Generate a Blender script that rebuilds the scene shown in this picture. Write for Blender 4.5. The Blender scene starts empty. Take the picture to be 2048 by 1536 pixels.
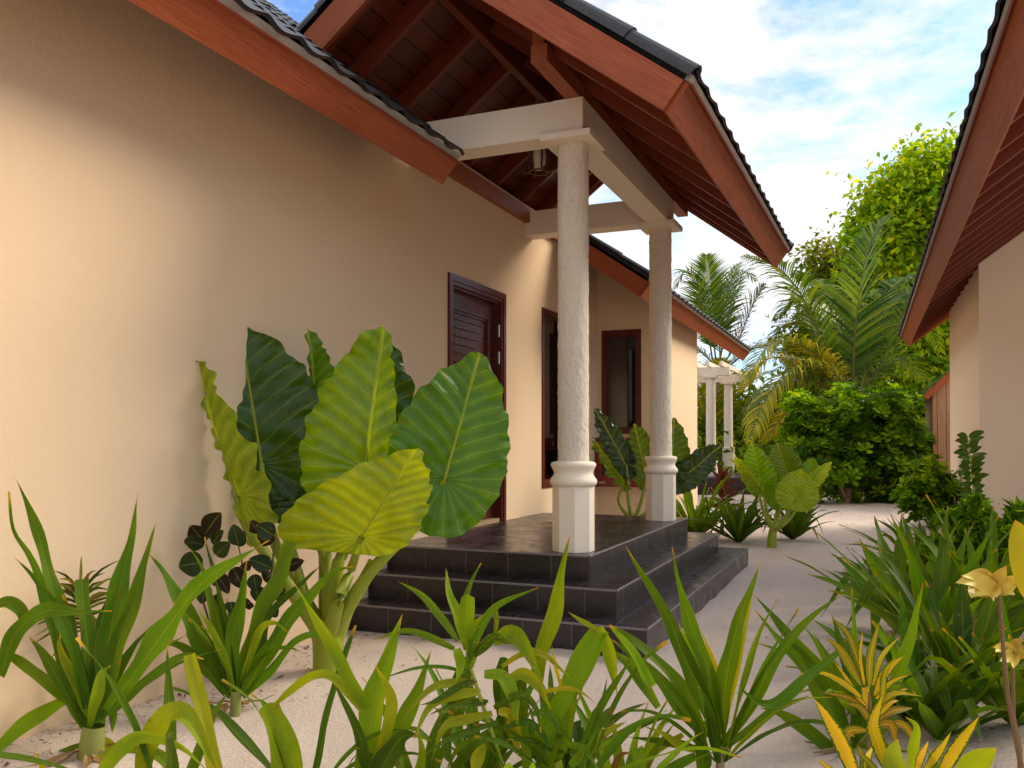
import bpy, math, random
import numpy as np
from mathutils import Vector, noise
random.seed(7); RNG=np.random.default_rng(11)
S=bpy.context.scene
# ---------------------------------------------------------------- camera
CF,YAW,PIT,SY,CX,CH=1746.14,0.40117,0.01125,96.99,3.127,1.18      # focal in photo pixels, yaw, pitch, shift
cd=bpy.data.cameras.new('camera'); cam=bpy.data.objects.new('camera',cd); S.collection.objects.link(cam); S.camera=cam
cd.sensor_width=36; cd.lens=CF/2048*36; cd.shift_y=SY/2048; cd.clip_start=.05; cd.clip_end=2000
cam.location=(CX,0,CH); cam.rotation_euler=(math.radians(90)+PIT,0,YAW)
cd.dof.use_dof=False
# ---------------------------------------------------------------- world + sun
SUN_EL,SUN_AZ=math.radians(34),math.radians(46)      # azimuth measured from +Y towards +X
w=bpy.data.worlds.new('World'); S.world=w; w.use_nodes=True
nt=w.node_tree; nt.nodes.clear(); N=nt.nodes.new; Lk=nt.links.new
out=N('ShaderNodeOutputWorld'); bg=N('ShaderNodeBackground'); bg.inputs[1].default_value=.105
sky=N('ShaderNodeTexSky'); sky.sky_type='NISHITA'; sky.sun_disc=False; sky.sun_elevation=SUN_EL; sky.sun_rotation=SUN_AZ
sky.air_density=1.0; sky.dust_density=1.2; sky.ozone_density=1.5
tc=N('ShaderNodeTexCoord'); mp=N('ShaderNodeMapping'); mp.inputs['Scale'].default_value=(1,1,2.6)
n1=N('ShaderNodeTexNoise'); n1.inputs['Scale'].default_value=3.0; n1.inputs['Detail'].default_value=9; n1.inputs['Roughness'].default_value=.58; n1.inputs['Distortion'].default_value=.35
n2=N('ShaderNodeTexNoise'); n2.inputs['Scale'].default_value=10; n2.inputs['Detail'].default_value=9; n2.inputs['Roughness'].default_value=.6
ad=N('ShaderNodeMath'); ad.operation='MULTIPLY_ADD'; ad.inputs[1].default_value=.62
rp=N('ShaderNodeValToRGB'); rp.color_ramp.elements[0].position=.64; rp.color_ramp.elements[1].position=.82
mx=N('ShaderNodeMix'); mx.data_type='RGBA'; mx.inputs[7].default_value=(6.5,6.5,6.55,1)
sk=N('ShaderNodeMix'); sk.data_type='RGBA'; sk.blend_type='MULTIPLY'; sk.inputs[0].default_value=1; sk.inputs[7].default_value=(.95,1.25,1.65,1)
Lk(tc.outputs['Generated'],mp.inputs[0]); Lk(mp.outputs[0],n1.inputs[0]); Lk(mp.outputs[0],n2.inputs[0])
Lk(n2.outputs[0],ad.inputs[0]); Lk(n1.outputs[0],ad.inputs[2]); Lk(ad.outputs[0],rp.inputs[0]); Lk(rp.outputs[0],mx.inputs[0])
Lk(sky.outputs[0],sk.inputs[6]); Lk(sk.outputs[2],mx.inputs[6]); Lk(mx.outputs[2],bg.inputs[0]); Lk(bg.outputs[0],out.inputs[0])
sd=bpy.data.lights.new('sun','SUN'); sun=bpy.data.objects.new('sun',sd); S.collection.objects.link(sun)
sd.energy=3.3; sd.angle=math.radians(32); sd.color=(1,.83,.62)
sdir=Vector((math.sin(SUN_AZ)*math.cos(SUN_EL),math.cos(SUN_AZ)*math.cos(SUN_EL),math.sin(SUN_EL)))
sun.rotation_euler=sdir.to_track_quat('Z','Y').to_euler(); sun.location=(0,0,20)
S.view_settings.view_transform='Standard'; S.view_settings.look='None'; S.view_settings.gamma=1; S.view_settings.exposure=0.68
try: S.cycles.use_denoising=True
except Exception: pass
# ---------------------------------------------------------------- helpers
A_r=np.array([math.cos(YAW),math.sin(YAW),0]); A_f=np.array([-math.sin(YAW)*math.cos(PIT),math.cos(YAW)*math.cos(PIT),math.sin(PIT)]); A_u=np.cross(A_r,A_f)
CAM=np.array([CX,0,CH])
def P(px,py,D):                       # a point seen at photo pixel px,py standing D metres ahead
    return CAM+D*(A_f+A_r*(px-1024)/CF-A_u*(py-768-SY)/CF)
def gdepth(px,py,z=0.):               # depth at which that pixel meets the ground
    r=A_f+A_r*(px-1024)/CF-A_u*(py-768-SY)/CF
    return (z-CH)/r[2]
LOC={}
def thing(name,label,cat,loc=(0,0,0),group=None):
    o=bpy.data.objects.new(name,None); S.collection.objects.link(o); o.location=loc; LOC[o.name]=np.array(loc,float)
    o.empty_display_size=.2; o['label']=label; o['category']=cat
    if group: o['group']=group
    return o
def mesh(name,V,F,mat,parent=None,uv=None,smooth=False,color=None,label=None,attr=None,tint=None):
    V=np.asarray(V,float).reshape(-1,3); off=np.zeros(3)
    if parent is not None: off=LOC[parent.name]
    me=bpy.data.meshes.new(name); me.from_pydata((V-off).tolist(),[],[list(f) for f in F])
    if uv is not None:
        ul=me.uv_layers.new(name='UVMap'); ul.data.foreach_set('uv',np.asarray(uv,float).ravel())
    if attr is not None:
        a=me.attributes.new('edge','FLOAT','POINT'); a.data.foreach_set('value',np.asarray(attr,float))
    if tint is not None:
        a=me.attributes.new('tint','FLOAT_COLOR','POINT'); a.data.foreach_set('color',np.asarray(tint,float).ravel())
    if smooth: me.polygons.foreach_set('use_smooth',[True]*len(me.polygons))
    me.materials.append(mat)
    o=bpy.data.objects.new(name,me); S.collection.objects.link(o)
    if parent is not None: o.parent=parent
    LOC[o.name]=off
    if color is not None: o.color=(*color,1)
    if label: o['label']=label
    return o
def top(o,label,cat,group=None):
    o['label']=label; o['category']=cat
    if group: o['group']=group
    return o
class MB:
    def __init__(s): s.V=[];s.F=[];s.U=[]
    def quad(s,ps,uv=None):
        b=len(s.V); s.V+=[tuple(p) for p in ps]; s.F.append(list(range(b,b+len(ps))))
        if uv is None:
            p=[np.array(q,float) for q in ps]; e1=p[1]-p[0]; e1=e1/(np.linalg.norm(e1)+1e-9); n=np.cross(e1,p[2]-p[0]); n/=np.linalg.norm(n)+1e-9; e2=np.cross(n,e1)
            uv=[((q-p[0])@e1,(q-p[0])@e2) for q in p]
        s.U+=list(uv)
    def beam(s,a,b,w,h,up=(0,0,1),caps=True):
        # box from a to b; w sideways, h along up (centred)
        a=np.array(a,float);b=np.array(b,float);t=b-a;L=np.linalg.norm(t);t/=L;u=np.array(up,float);sd=np.cross(t,u);sd/=np.linalg.norm(sd);u=np.cross(sd,t)
        c=[(-1,-1),(1,-1),(1,1),(-1,1)]
        A=[a+sd*x*w/2+u*y*h/2 for x,y in c];B=[b+sd*x*w/2+u*y*h/2 for x,y in c]
        o=random.random()*7
        for i in range(4):
            j=(i+1)%4; d=w if i%2==0 else h
            s.quad([A[j],A[i],B[i],B[j]],[(o,d+i*.37),(o,i*.37),(o+L,i*.37),(o+L,d+i*.37)])
        if caps:
            s.quad(A,[(0,0),(w,0),(w,h),(0,h)]); s.quad(B[::-1],[(0,0),(w,0),(w,h),(0,h)])
        return s
    def box(s,x0,x1,y0,y1,z0,z1):
        a=[(x0,y0,z0),(x1,y0,z0),(x1,y1,z0),(x0,y1,z0),(x0,y0,z1),(x1,y0,z1),(x1,y1,z1),(x0,y1,z1)]
        s.quad([a[0],a[3],a[2],a[1]],[(x0,y0),(x0,y1),(x1,y1),(x1,y0)])
        s.quad([a[4],a[5],a[6],a[7]],[(x0,y0),(x1,y0),(x1,y1),(x0,y1)])
        s.quad([a[0],a[1],a[5],a[4]],[(x0,z0),(x1,z0),(x1,z1),(x0,z1)])
        s.quad([a[2],a[3],a[7],a[6]],[(x1,z0),(x0,z0),(x0,z1),(x1,z1)])
        s.quad([a[1],a[2],a[6],a[5]],[(y0,z0),(y1,z0),(y1,z1),(y0,z1)])
        s.quad([a[3],a[0],a[4],a[7]],[(y1,z0),(y0,z0),(y0,z1),(y1,z1)])
        return s
    def lathe(s,prof,cx,cy,seg=24,ph=0):
        b=len(s.V)
        for r,z in prof:
            for k in range(seg): s.V.append((cx+r*math.cos(ph+2*math.pi*k/seg),cy+r*math.sin(ph+2*math.pi*k/seg),z))
        for i in range(len(prof)-1):
            for k in range(seg):
                k2=(k+1)%seg; s.F.append([b+i*seg+k,b+i*seg+k2,b+(i+1)*seg+k2,b+(i+1)*seg+k]); s.U+=[(k/seg,i),((k+1)/seg,i),((k+1)/seg,i+1),(k/seg,i+1)]
        return s
    def tube(s,pts,rad,seg=8):
        pts=[np.array(p,float) for p in pts]; n=len(pts); b=len(s.V)
        if not hasattr(rad,'__len__'): rad=[rad]*n
        ref=np.array([.3,.2,1.]) 
        for i,p in enumerate(pts):
            t=pts[min(i+1,n-1)]-pts[max(i-1,0)]; t/=np.linalg.norm(t)+1e-9
            a=np.cross(t,ref); a/=np.linalg.norm(a)+1e-9; c=np.cross(t,a)
            for k in range(seg):
                q=2*math.pi*k/seg; s.V.append(tuple(p+(a*math.cos(q)+c*math.sin(q))*rad[i]))
        for i in range(n-1):
            for k in range(seg):
                k2=(k+1)%seg; s.F.append([b+i*seg+k,b+i*seg+k2,b+(i+1)*seg+k2,b+(i+1)*seg+k]); s.U+=[(k/seg,i/n),((k+1)/seg,i/n),((k+1)/seg,(i+1)/n),(k/seg,(i+1)/n)]
        return s
    def out(s,name,mat,parent=None,**k): return mesh(name,s.V,s.F,mat,parent,uv=s.U,**k)
def struct(o): o['kind']='structure'; return o
def stuff(o,label,cat): o['kind']='stuff'; o['label']=label; o['category']=cat; return o
# ---------------------------------------------------------------- materials
class NT:
    def __init__(s,name):
        s.m=bpy.data.materials.new(name); s.m.use_nodes=True; s.t=s.m.node_tree; s.t.nodes.clear()
        s.o=s.n('ShaderNodeOutputMaterial'); s.b=s.n('ShaderNodeBsdfPrincipled'); s.l(s.b.outputs[0],s.o.inputs[0])
    def n(s,ty,**k):
        x=s.t.nodes.new(ty)
        for a,b in k.items(): setattr(x,a,b)
        return x
    def l(s,a,b): s.t.links.new(a,b)
    def tex(s,kind='Object',scale=(1,1,1)):
        c=s.n('ShaderNodeTexCoord'); m=s.n('ShaderNodeMapping'); m.inputs['Scale'].default_value=scale; s.l(c.outputs[kind],m.inputs[0]); return m.outputs[0]
    def noise(s,vec,sc,det=5,rough=.55,dist=0):
        x=s.n('ShaderNodeTexNoise'); x.inputs['Scale'].default_value=sc; x.inputs['Detail'].default_value=det; x.inputs['Roughness'].default_value=rough; x.inputs['Distortion'].default_value=dist
        if vec is not None: s.l(vec,x.inputs[0])
        return x.outputs[0]
    def ramp(s,f,stops):
        r=s.n('ShaderNodeValToRGB'); e=r.color_ramp.elements
        while len(e)<len(stops): e.new(.5)
        for i,(p,c) in enumerate(stops): e[i].position=p; e[i].color=(*c,1) if len(c)==3 else c
        s.l(f,r.inputs[0]); return r.outputs[0]
    def math(s,op,a,b=None,c=None,clamp=False):
        x=s.n('ShaderNodeMath',operation=op,use_clamp=clamp)
        for i,v in enumerate((a,b,c)):
            if v is None: continue
            if isinstance(v,(int,float)): x.inputs[i].default_value=v
            else: s.l(v,x.inputs[i])
        return x.outputs[0]
    def mix(s,f,a,b,mode='MIX'):
        x=s.n('ShaderNodeMix',data_type='RGBA',blend_type=mode)
        for i,v in ((0,f),(6,a),(7,b)):
            if isinstance(v,(int,float)): x.inputs[i].default_value=v
            elif isinstance(v,tuple): x.inputs[i].default_value=(*v,1) if len(v)==3 else v
            else: s.l(v,x.inputs[i])
        return x.outputs[2]
    def bump(s,h,st,d=.01,nrm=None):
        x=s.n('ShaderNodeBump'); x.inputs['Strength'].default_value=st; x.inputs['Distance'].default_value=d; s.l(h,x.inputs['Height'])
        if nrm is not None: s.l(nrm,x.inputs['Normal'])
        s.l(x.outputs[0],s.b.inputs['Normal']); return x.outputs[0]
    def col(s,v):
        if isinstance(v,tuple): s.b.inputs['Base Color'].default_value=(*v,1)
        else: s.l(v,s.b.inputs['Base Color'])
    def set(s,**k):
        for a,b in k.items():
            i=s.b.inputs[a.replace('_',' ')]
            if isinstance(b,(int,float)): i.default_value=b
            else: s.l(b,i)
def g3(v): return (v,v,v)
def m_wall(name,c,bs=.35):
    n=NT(name); o=n.tex(); a=n.noise(o,1.1,4); b=n.noise(o,55,6,.65); st=n.noise(n.tex(scale=(3,3,.35)),1.4,5,.6)
    k=n.mix(n.math('MULTIPLY',a,.5),tuple(c),tuple(x*.88 for x in c)); k=n.mix(n.ramp(st,[(.5,g3(0)),(.85,g3(.18))]),k,tuple(x*.85 for x in c))
    z=n.n('ShaderNodeSeparateXYZ'); n.l(o,z.inputs[0]); dz=n.math('SUBTRACT',.36,n.math('MULTIPLY_ADD',a,.35,z.outputs[2])); dirt=n.math('MULTIPLY',dz,1.6,clamp=True)
    k=n.mix(dirt,k,(c[0]*.60,c[1]*.56,c[2]*.50)); n.col(k); n.set(Roughness=.86)
    c2=n.noise(n.tex(scale=(1,1,2.2)),5,4,.6,1.2); n.bump(n.math('MULTIPLY_ADD',c2,.6,b),bs,.007); return n.m
M={}
M['wall']=m_wall('cream_render',(.76,.57,.375))
M['wallr']=m_wall('pale_render',(.88,.68,.46))
M['trim']=m_wall('cream_paint',(.88,.765,.62),.12)
def m_stucco():
    n=NT('rough_stucco'); o=n.tex(scale=(1,1,.6)); a=n.noise(o,60,6,.75,.4); n.col(n.mix(n.ramp(a,[(.3,g3(0)),(.5,g3(1))]),(.78,.63,.45),(.92,.81,.66))); n.set(Roughness=.9); n.bump(a,1.,.02); return n.m
M['stucco']=m_stucco()
def m_wood(name,c1,c2,gr=1.,rough=.42,plank=0):
    n=NT(name); u=n.tex('UV',(1.3,34,1)); a=n.noise(u,3,6,.6,.5); b=n.noise(n.tex('UV',(.5,3,1)),2.2,4,.6,1.2); f=n.noise(n.tex('UV',(2,150,1)),3,3)
    k=n.mix(n.ramp(a,[(.3,g3(0)),(.7,g3(1))]),c1,c2); k=n.mix(n.math('MULTIPLY',n.ramp(b,[(.45,g3(0)),(.75,g3(1))]),.35),k,tuple(x*.55 for x in c1))
    h=n.math('MULTIPLY_ADD',f,.4,a)
    if plank:
        s=n.n('ShaderNodeSeparateXYZ'); n.l(n.tex('UV'),s.inputs[0]); fr=n.math('FRACT',n.math('MULTIPLY',s.outputs[1],1/plank)); ln=n.math('LESS_THAN',fr,.07)
        fl=n.math('FLOOR',n.math('MULTIPLY',s.outputs[1],1/plank)); wn=n.n('ShaderNodeTexWhiteNoise',noise_dimensions='1D'); n.l(fl,wn.inputs['W'])
        k=n.mix(n.math('MULTIPLY',wn.outputs[0],.45),k,tuple(x*.4 for x in c1)); k=n.mix(ln,k,tuple(x*.12 for x in c1)); h=n.math('SUBTRACT',h,n.math('MULTIPLY',ln,2.))
    n.col(k); n.set(Roughness=rough); n.b.inputs['Specular IOR Level'].default_value=.25; n.bump(h,.28*gr,.004); return n.m
M['fascia']=m_wood('stained_fascia',(.27,.060,.022),(.42,.115,.045),2.2,.48)
M['rafter']=m_wood('stained_rafter',(.15,.026,.010),(.23,.045,.018),1,.4)
M['deck']=m_wood('ceiling_boards',(.12,.020,.009),(.19,.036,.015),1,.4,.14)
M['door']=m_wood('mahogany',(.060,.011,.009),(.10,.02,.014),.5,.25)
M['frame']=m_wood('mahogany_trim',(.075,.013,.010),(.13,.028,.02),.5,.28)
M['plank']=m_wood('weathered_plank',(.36,.20,.12),(.55,.35,.22),2,.8,.15)
def m_tile():
    n=NT('slate_grey_roof_tile'); o=n.tex(); a=n.noise(o,22,6,.7); n.col(n.ramp(a,[(.3,(.010,.010,.013)),(.75,(.040,.038,.044))])); n.set(Roughness=.38); n.bump(a,.3,.004); return n.m
M['tile']=m_tile()
def m_simple(name,c,rough=.5,metal=0,noise_=.0):
    n=NT(name)
    if noise_: a=n.noise(n.tex(),30,5); n.col(n.mix(n.math('MULTIPLY',a,noise_),c,tuple(x*.4 for x in c)))
    else: n.col(c)
    n.set(Roughness=rough,Metallic=metal); return n.m
M['mortar']=m_simple('mortar',(.42,.40,.37),.9,0,.5)
M['metal']=m_simple('brushed_hinge',(.6,.6,.62),.35,.9)
M['bronze']=m_simple('dark_bronze',(.16,.05,.03),.35,.3,.4)
M['lampglass']=m_simple('frosted_lamp_glass',(.80,.66,.50),.3)
M['red']=m_simple('dark_red_enamel',(.21,.012,.014),.3,0,.3)
M['black']=m_simple('dark_interior',(.008,.008,.009),.2)
M['curtain']=m_simple('grey_curtain',(.10,.095,.09),.9,0,.5)
M['white']=m_simple('white_lettering',(.6,.58,.58),.6)
M['sill']=m_simple('worn_threshold',(.42,.27,.15),.7,0,.5)
def m_slate(name,rw,rh):
    n=NT(name); u=n.tex('UV'); b=n.n('ShaderNodeTexBrick'); n.l(u,b.inputs[0]); b.offset=0; b.squash=1
    b.inputs['Scale'].default_value=1; b.inputs['Brick Width'].default_value=rw; b.inputs['Row Height'].default_value=rh; b.inputs['Mortar Size'].default_value=.0028; b.inputs['Mortar Smooth'].default_value=.2
    b.inputs['Color1'].default_value=(.012,.009,.013,1); b.inputs['Color2'].default_value=(.024,.019,.026,1); b.inputs['Mortar'].default_value=(.11,.095,.10,1)
    a=n.noise(n.tex(),7,7,.65,.6); d=n.noise(n.tex(scale=(1,1,.4)),26,6,.7)
    k=n.mix(n.ramp(a,[(.5,g3(0)),(.78,g3(.35))]),b.outputs[0],(.05,.043,.05)); k=n.mix(n.ramp(d,[(.64,g3(0)),(.82,g3(.3))]),k,(.10,.09,.085))
    n.col(k); r=n.ramp(a,[(.3,g3(.16)),(.7,g3(.42))]); n.l(r,n.b.inputs['Roughness'])
    n.bump(n.math('ADD',n.math('MULTIPLY',b.outputs[1],-1.),n.math('MULTIPLY',d,.25)),.35,.003); return n.m
M['slatetop']=m_slate('black_slate_tile',.3,.3); M['slateside']=m_slate('black_slate_riser',.3,.5)
M['nosing']=m_simple('worn_tile_edge',(.24,.215,.215),.6,0,.7)
def m_glass():
    n=NT('window_glass'); g=n.n('ShaderNodeBsdfGlossy'); g.inputs['Roughness'].default_value=.02; g.inputs['Color'].default_value=(.8,.8,.8,1)
    t=n.n('ShaderNodeBsdfTransparent'); t.inputs[0].default_value=(.42,.42,.42,1); f=n.n('ShaderNodeFresnel'); f.inputs[0].default_value=1.5; m=n.n('ShaderNodeMixShader')
    n.l(n.math('MULTIPLY_ADD',f.outputs[0],.9,.05),m.inputs[0]); n.l(t.outputs[0],m.inputs[1]); n.l(g.outputs[0],m.inputs[2]); n.l(m.outputs[0],n.o.inputs[0]); return n.m
M['glass']=m_glass()
def m_sand():
    n=NT('coral_sand'); o=n.tex(); a=n.noise(o,1.2,5); b=n.noise(o,120,6,.8); c=n.noise(o,22,6,.72,.8); d=n.noise(o,70,4,.7)
    k=n.mix(n.ramp(b,[(.38,g3(0)),(.62,g3(1))]),(.60,.48,.40),(.92,.80,.71)); k=n.mix(n.math('MULTIPLY',a,.4),k,(.62,.53,.45))
    s=n.n('ShaderNodeSeparateXYZ'); n.l(o,s.inputs[0])
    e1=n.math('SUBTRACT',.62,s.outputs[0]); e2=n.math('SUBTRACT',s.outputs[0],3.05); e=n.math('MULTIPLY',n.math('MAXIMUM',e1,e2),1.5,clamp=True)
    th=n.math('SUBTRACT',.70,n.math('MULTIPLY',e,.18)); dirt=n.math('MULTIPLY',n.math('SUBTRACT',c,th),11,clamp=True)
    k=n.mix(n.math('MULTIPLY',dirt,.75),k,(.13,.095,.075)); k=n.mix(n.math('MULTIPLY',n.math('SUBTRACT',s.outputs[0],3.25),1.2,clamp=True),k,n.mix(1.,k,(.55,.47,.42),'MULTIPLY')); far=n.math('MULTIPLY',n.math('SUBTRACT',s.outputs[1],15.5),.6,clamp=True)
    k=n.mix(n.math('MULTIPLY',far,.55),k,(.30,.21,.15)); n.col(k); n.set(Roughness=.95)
    n.bump(n.math('ADD',n.math('MULTIPLY',b,.6),n.math('ADD',c,n.math('MULTIPLY',d,.6))),.8,.016); return n.m
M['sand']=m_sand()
def leafout(n,basecol,trans,tcol=None,rough=.42):
    n.col(basecol); n.set(Roughness=rough); n.b.inputs['Specular IOR Level'].default_value=.16
    t=n.n('ShaderNodeBsdfTranslucent'); mm=n.mix(1.,basecol,(1.9,1.55,.25) if tcol is None else tcol,'MULTIPLY'); n.l(mm,t.inputs[0])
    x=n.n('ShaderNodeMixShader'); x.inputs[0].default_value=trans; n.l(n.b.outputs[0],x.inputs[1]); n.l(t.outputs[0],x.inputs[2]); n.l(x.outputs[0],n.o.inputs[0])
def m_strap(name,speck=0,trans=.36):
    n=NT(name); oi=n.n('ShaderNodeObjectInfo'); s=n.n('ShaderNodeSeparateXYZ'); n.l(n.tex('UV'),s.inputs[0]); u,v=s.outputs[0],s.outputs[1]
    ac=n.math('ABSOLUTE',n.math('SUBTRACT',u,.5)); mid=n.ramp(ac,[(.0,g3(1)),(.05,g3(0))]); vn=n.noise(n.tex('UV',(60,1.2,1)),1,3); bl=n.noise(n.tex(scale=(1,1,1)),9,4)
    k=n.mix(n.ramp(vn,[(.35,g3(0)),(.65,g3(.4))]),oi.outputs['Color'],n.mix(1.,oi.outputs['Color'],(.55,.65,.6),'MULTIPLY'))
    k=n.mix(n.ramp(bl,[(.4,g3(0)),(.75,g3(.45))]),k,n.mix(1.,oi.outputs['Color'],(1.7,1.25,.8),'MULTIPLY'))
    k=n.mix(n.math('MULTIPLY',mid,.45),k,(.26,.30,.04)); ed=n.ramp(ac,[(.46,g3(0)),(.5,g3(.35))]); k=n.mix(ed,k,(.32,.27,.03))
    tip=n.ramp(n.math('ADD',v,n.math('MULTIPLY',bl,.05)),[(.955,g3(0)),(1.,g3(1))]); k=n.mix(tip,k,(.42,.26,.02))
    br=n.noise(n.tex(),23,3); k=n.mix(n.ramp(br,[(.69,g3(0)),(.74,g3(.8))]),k,(.22,.12,.03)); eb=n.ramp(n.math('ADD',ac,n.math('MULTIPLY',br,.22)),[(.60,g3(0)),(.635,g3(.8))]); k=n.mix(eb,k,(.25,.14,.03))
    if speck:
        vo=n.n('ShaderNodeTexVoronoi'); vo.inputs['Scale'].default_value=170; n.l(n.tex(),vo.inputs[0]); k=n.mix(n.math('MULTIPLY',n.math('LESS_THAN',vo.outputs[0],.24),.5),k,(.48,.44,.10))
    leafout(n,k,trans); n.bump(n.math('ADD',vn,n.math('MULTIPLY',mid,-1.2)),.35,.003); return n.m
M['strap']=m_strap('strap_leaf'); M['speck']=m_strap('speckled_strap_leaf',1)
def m_heart(name,trans=.32):
    n=NT(name); oi=n.n('ShaderNodeObjectInfo'); s=n.n('ShaderNodeSeparateXYZ'); n.l(n.tex('UV'),s.inputs[0])
    x=n.math('ABSOLUTE',s.outputs[0]); y=s.outputs[1]
    wob=n.noise(n.tex('UV',(1,1,1)),6,3); c=n.math('ADD',n.math('SUBTRACT',y,n.math('MULTIPLY',x,.80)),n.math('MULTIPLY_ADD',n.math('MULTIPLY',x,x),.45,n.math('MULTIPLY_ADD',wob,.05,-.025))); ph=n.math('ARCTAN2',x,y)
    s1=n.math('ABSOLUTE',n.math('SUBTRACT',n.math('FRACT',n.math('MULTIPLY',c,8.5)),.5)); s2=n.math('ABSOLUTE',n.math('SUBTRACT',n.math('FRACT',n.math('MULTIPLY',ph,3.1)),.5))
    isb=n.math('LESS_THAN',c,0.); dist=n.mix(isb,s1,s2)
    vein=n.ramp(dist,[(.44,g3(0)),(.5,g3(1))]); mid=n.ramp(x,[(.006,g3(1)),(.016,g3(0))]); mid=n.mix(n.math('LESS_THAN',y,0.),mid,(0,0,0))
    vv=n.math('MAXIMUM',n.math('MULTIPLY',vein,.6),mid); bl=n.noise(n.tex(),7,5); fine=n.noise(n.tex(),60,4)
    oc=oi.outputs['Color']; k=n.mix(n.ramp(bl,[(.35,g3(0)),(.65,g3(.85))]),oc,n.mix(1.,oc,(.45,.62,.6),'MULTIPLY'))
    k=n.mix(n.math('MULTIPLY',fine,.5),k,n.mix(1.,oc,(1.9,1.4,.7),'MULTIPLY'))
    k=n.mix(n.ramp(dist,[(.05,g3(.45)),(.3,g3(0))]),k,n.mix(1.,oc,(.5,.6,.5),'MULTIPLY')); k=n.mix(n.math('MULTIPLY',vv,.8),k,n.mix(.5,(.40,.40,.05),n.mix(1.,oc,(2.4,2.2,1.5),'MULTIPLY')))
    at=n.n('ShaderNodeAttribute'); at.attribute_name='edge'; e=n.ramp(n.math('ADD',at.outputs['Fac'],n.math('MULTIPLY',bl,.16)),[(1.0,g3(0)),(1.08,g3(.8))]); k=n.mix(e,k,(.38,.30,.01))
    sp=n.noise(n.tex(),38,4); k=n.mix(n.ramp(sp,[(.66,g3(0)),(.72,g3(.6))]),k,(.16,.09,.03))
    leafout(n,k,trans,rough=.27); n.b.inputs['Specular IOR Level'].default_value=.38; n.bump(n.math('ADD',n.math('MULTIPLY',dist,-1.2),n.math('MULTIPLY',fine,.3)),.5,.008); return n.m
M['heart']=m_heart('elephant_ear_leaf')
def m_foliage(name,trans=.4,rough=.45):
    n=NT(name); at=n.n('ShaderNodeAttribute'); at.attribute_name='tint'; leafout(n,at.outputs['Color'],trans,rough=rough); return n.m
M['fol']=m_foliage('foliage',.5); M['palm']=m_foliage('palm_frond',.25,.35)
def m_croton():
    n=NT('croton_leaf'); oi=n.n('ShaderNodeObjectInfo'); s=n.n('ShaderNodeSeparateXYZ'); n.l(n.tex('UV'),s.inputs[0]); u,v=s.outputs[0],s.outputs[1]
    ac=n.math('ABSOLUTE',n.math('SUBTRACT',u,.5)); sp=n.noise(n.tex('UV',(7,30,1)),1,4,.6,1.); f=n.math('ADD',n.math('MULTIPLY',ac,1.1),n.math('MULTIPLY',sp,.55)); wv=n.ramp(f,[(.66,g3(0)),(.70,g3(1))])
    k=n.mix(wv,oi.outputs['Color'],(.075,.14,.012)); mid=n.ramp(ac,[(.02,g3(1)),(.05,g3(0))]); k=n.mix(mid,k,(.75,.50,.03)); leafout(n,k,.3,(1.2,1.1,.4)); n.bump(sp,.3,.004); return n.m
M['croton']=m_croton()
def m_stem(name,c):
    n=NT(name); oi=n.n('ShaderNodeObjectInfo'); a=n.noise(n.tex(scale=(1,1,.3)),30,5); k=n.mix(n.math('MULTIPLY',a,.7),tuple(c),tuple(x*.55 for x in c)); n.col(k); n.set(Roughness=.45); n.bump(a,.3,.003); return n.m
M['stem']=m_stem('green_stem',(.29,.36,.012)); M['bark']=m_stem('pale_bark',(.28,.20,.13)); M['bulb']=m_stem('bulb_skin',(.26,.29,.06)); M['dead']=m_stem('dead_leaf',(.30,.17,.07)); M['trunkd']=m_stem('dark_bark',(.10,.07,.05)); M['orangebark']=m_stem('palm_sheath',(.45,.22,.07)); M['twig']=m_stem('thin_twig',(.22,.12,.05)); M['pale']=m_stem('pale_yellow_leaf',(.88,.68,.13)); M['litter']=m_stem('dry_litter',(.12,.07,.04))
# ================================================================= GROUND
def build_ground():
    xs=np.concatenate([np.linspace(-200,-4,6),np.linspace(-3,7,141),np.linspace(8,200,6)]); ys=np.concatenate([np.linspace(-60,-3,4),np.linspace(-2,22,241),np.linspace(24,400,8)])
    V=[];F=[];nx=len(xs)
    for y in ys:
        for x in xs:
            z=0.
            if -3<=x<=7 and -2<=y<=22:
                z=.035*noise.noise(Vector((x*.7,y*.7,0)))+.018*noise.noise(Vector((x*3.1,y*3.1,3)))+.014*noise.noise(Vector((x*6,y*6,5)))-.004
                if x>3.2: z+=.10*min(1,(x-3.2)/.8)
                if y>15: z+=.06*min(1,(y-15)/2)
            V.append((x,y,z))
    for j in range(len(ys)-1):
        for i in range(nx-1): F.append([j*nx+i,j*nx+i+1,(j+1)*nx+i+1,(j+1)*nx+i])
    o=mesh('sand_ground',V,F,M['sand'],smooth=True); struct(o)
build_ground()
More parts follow.
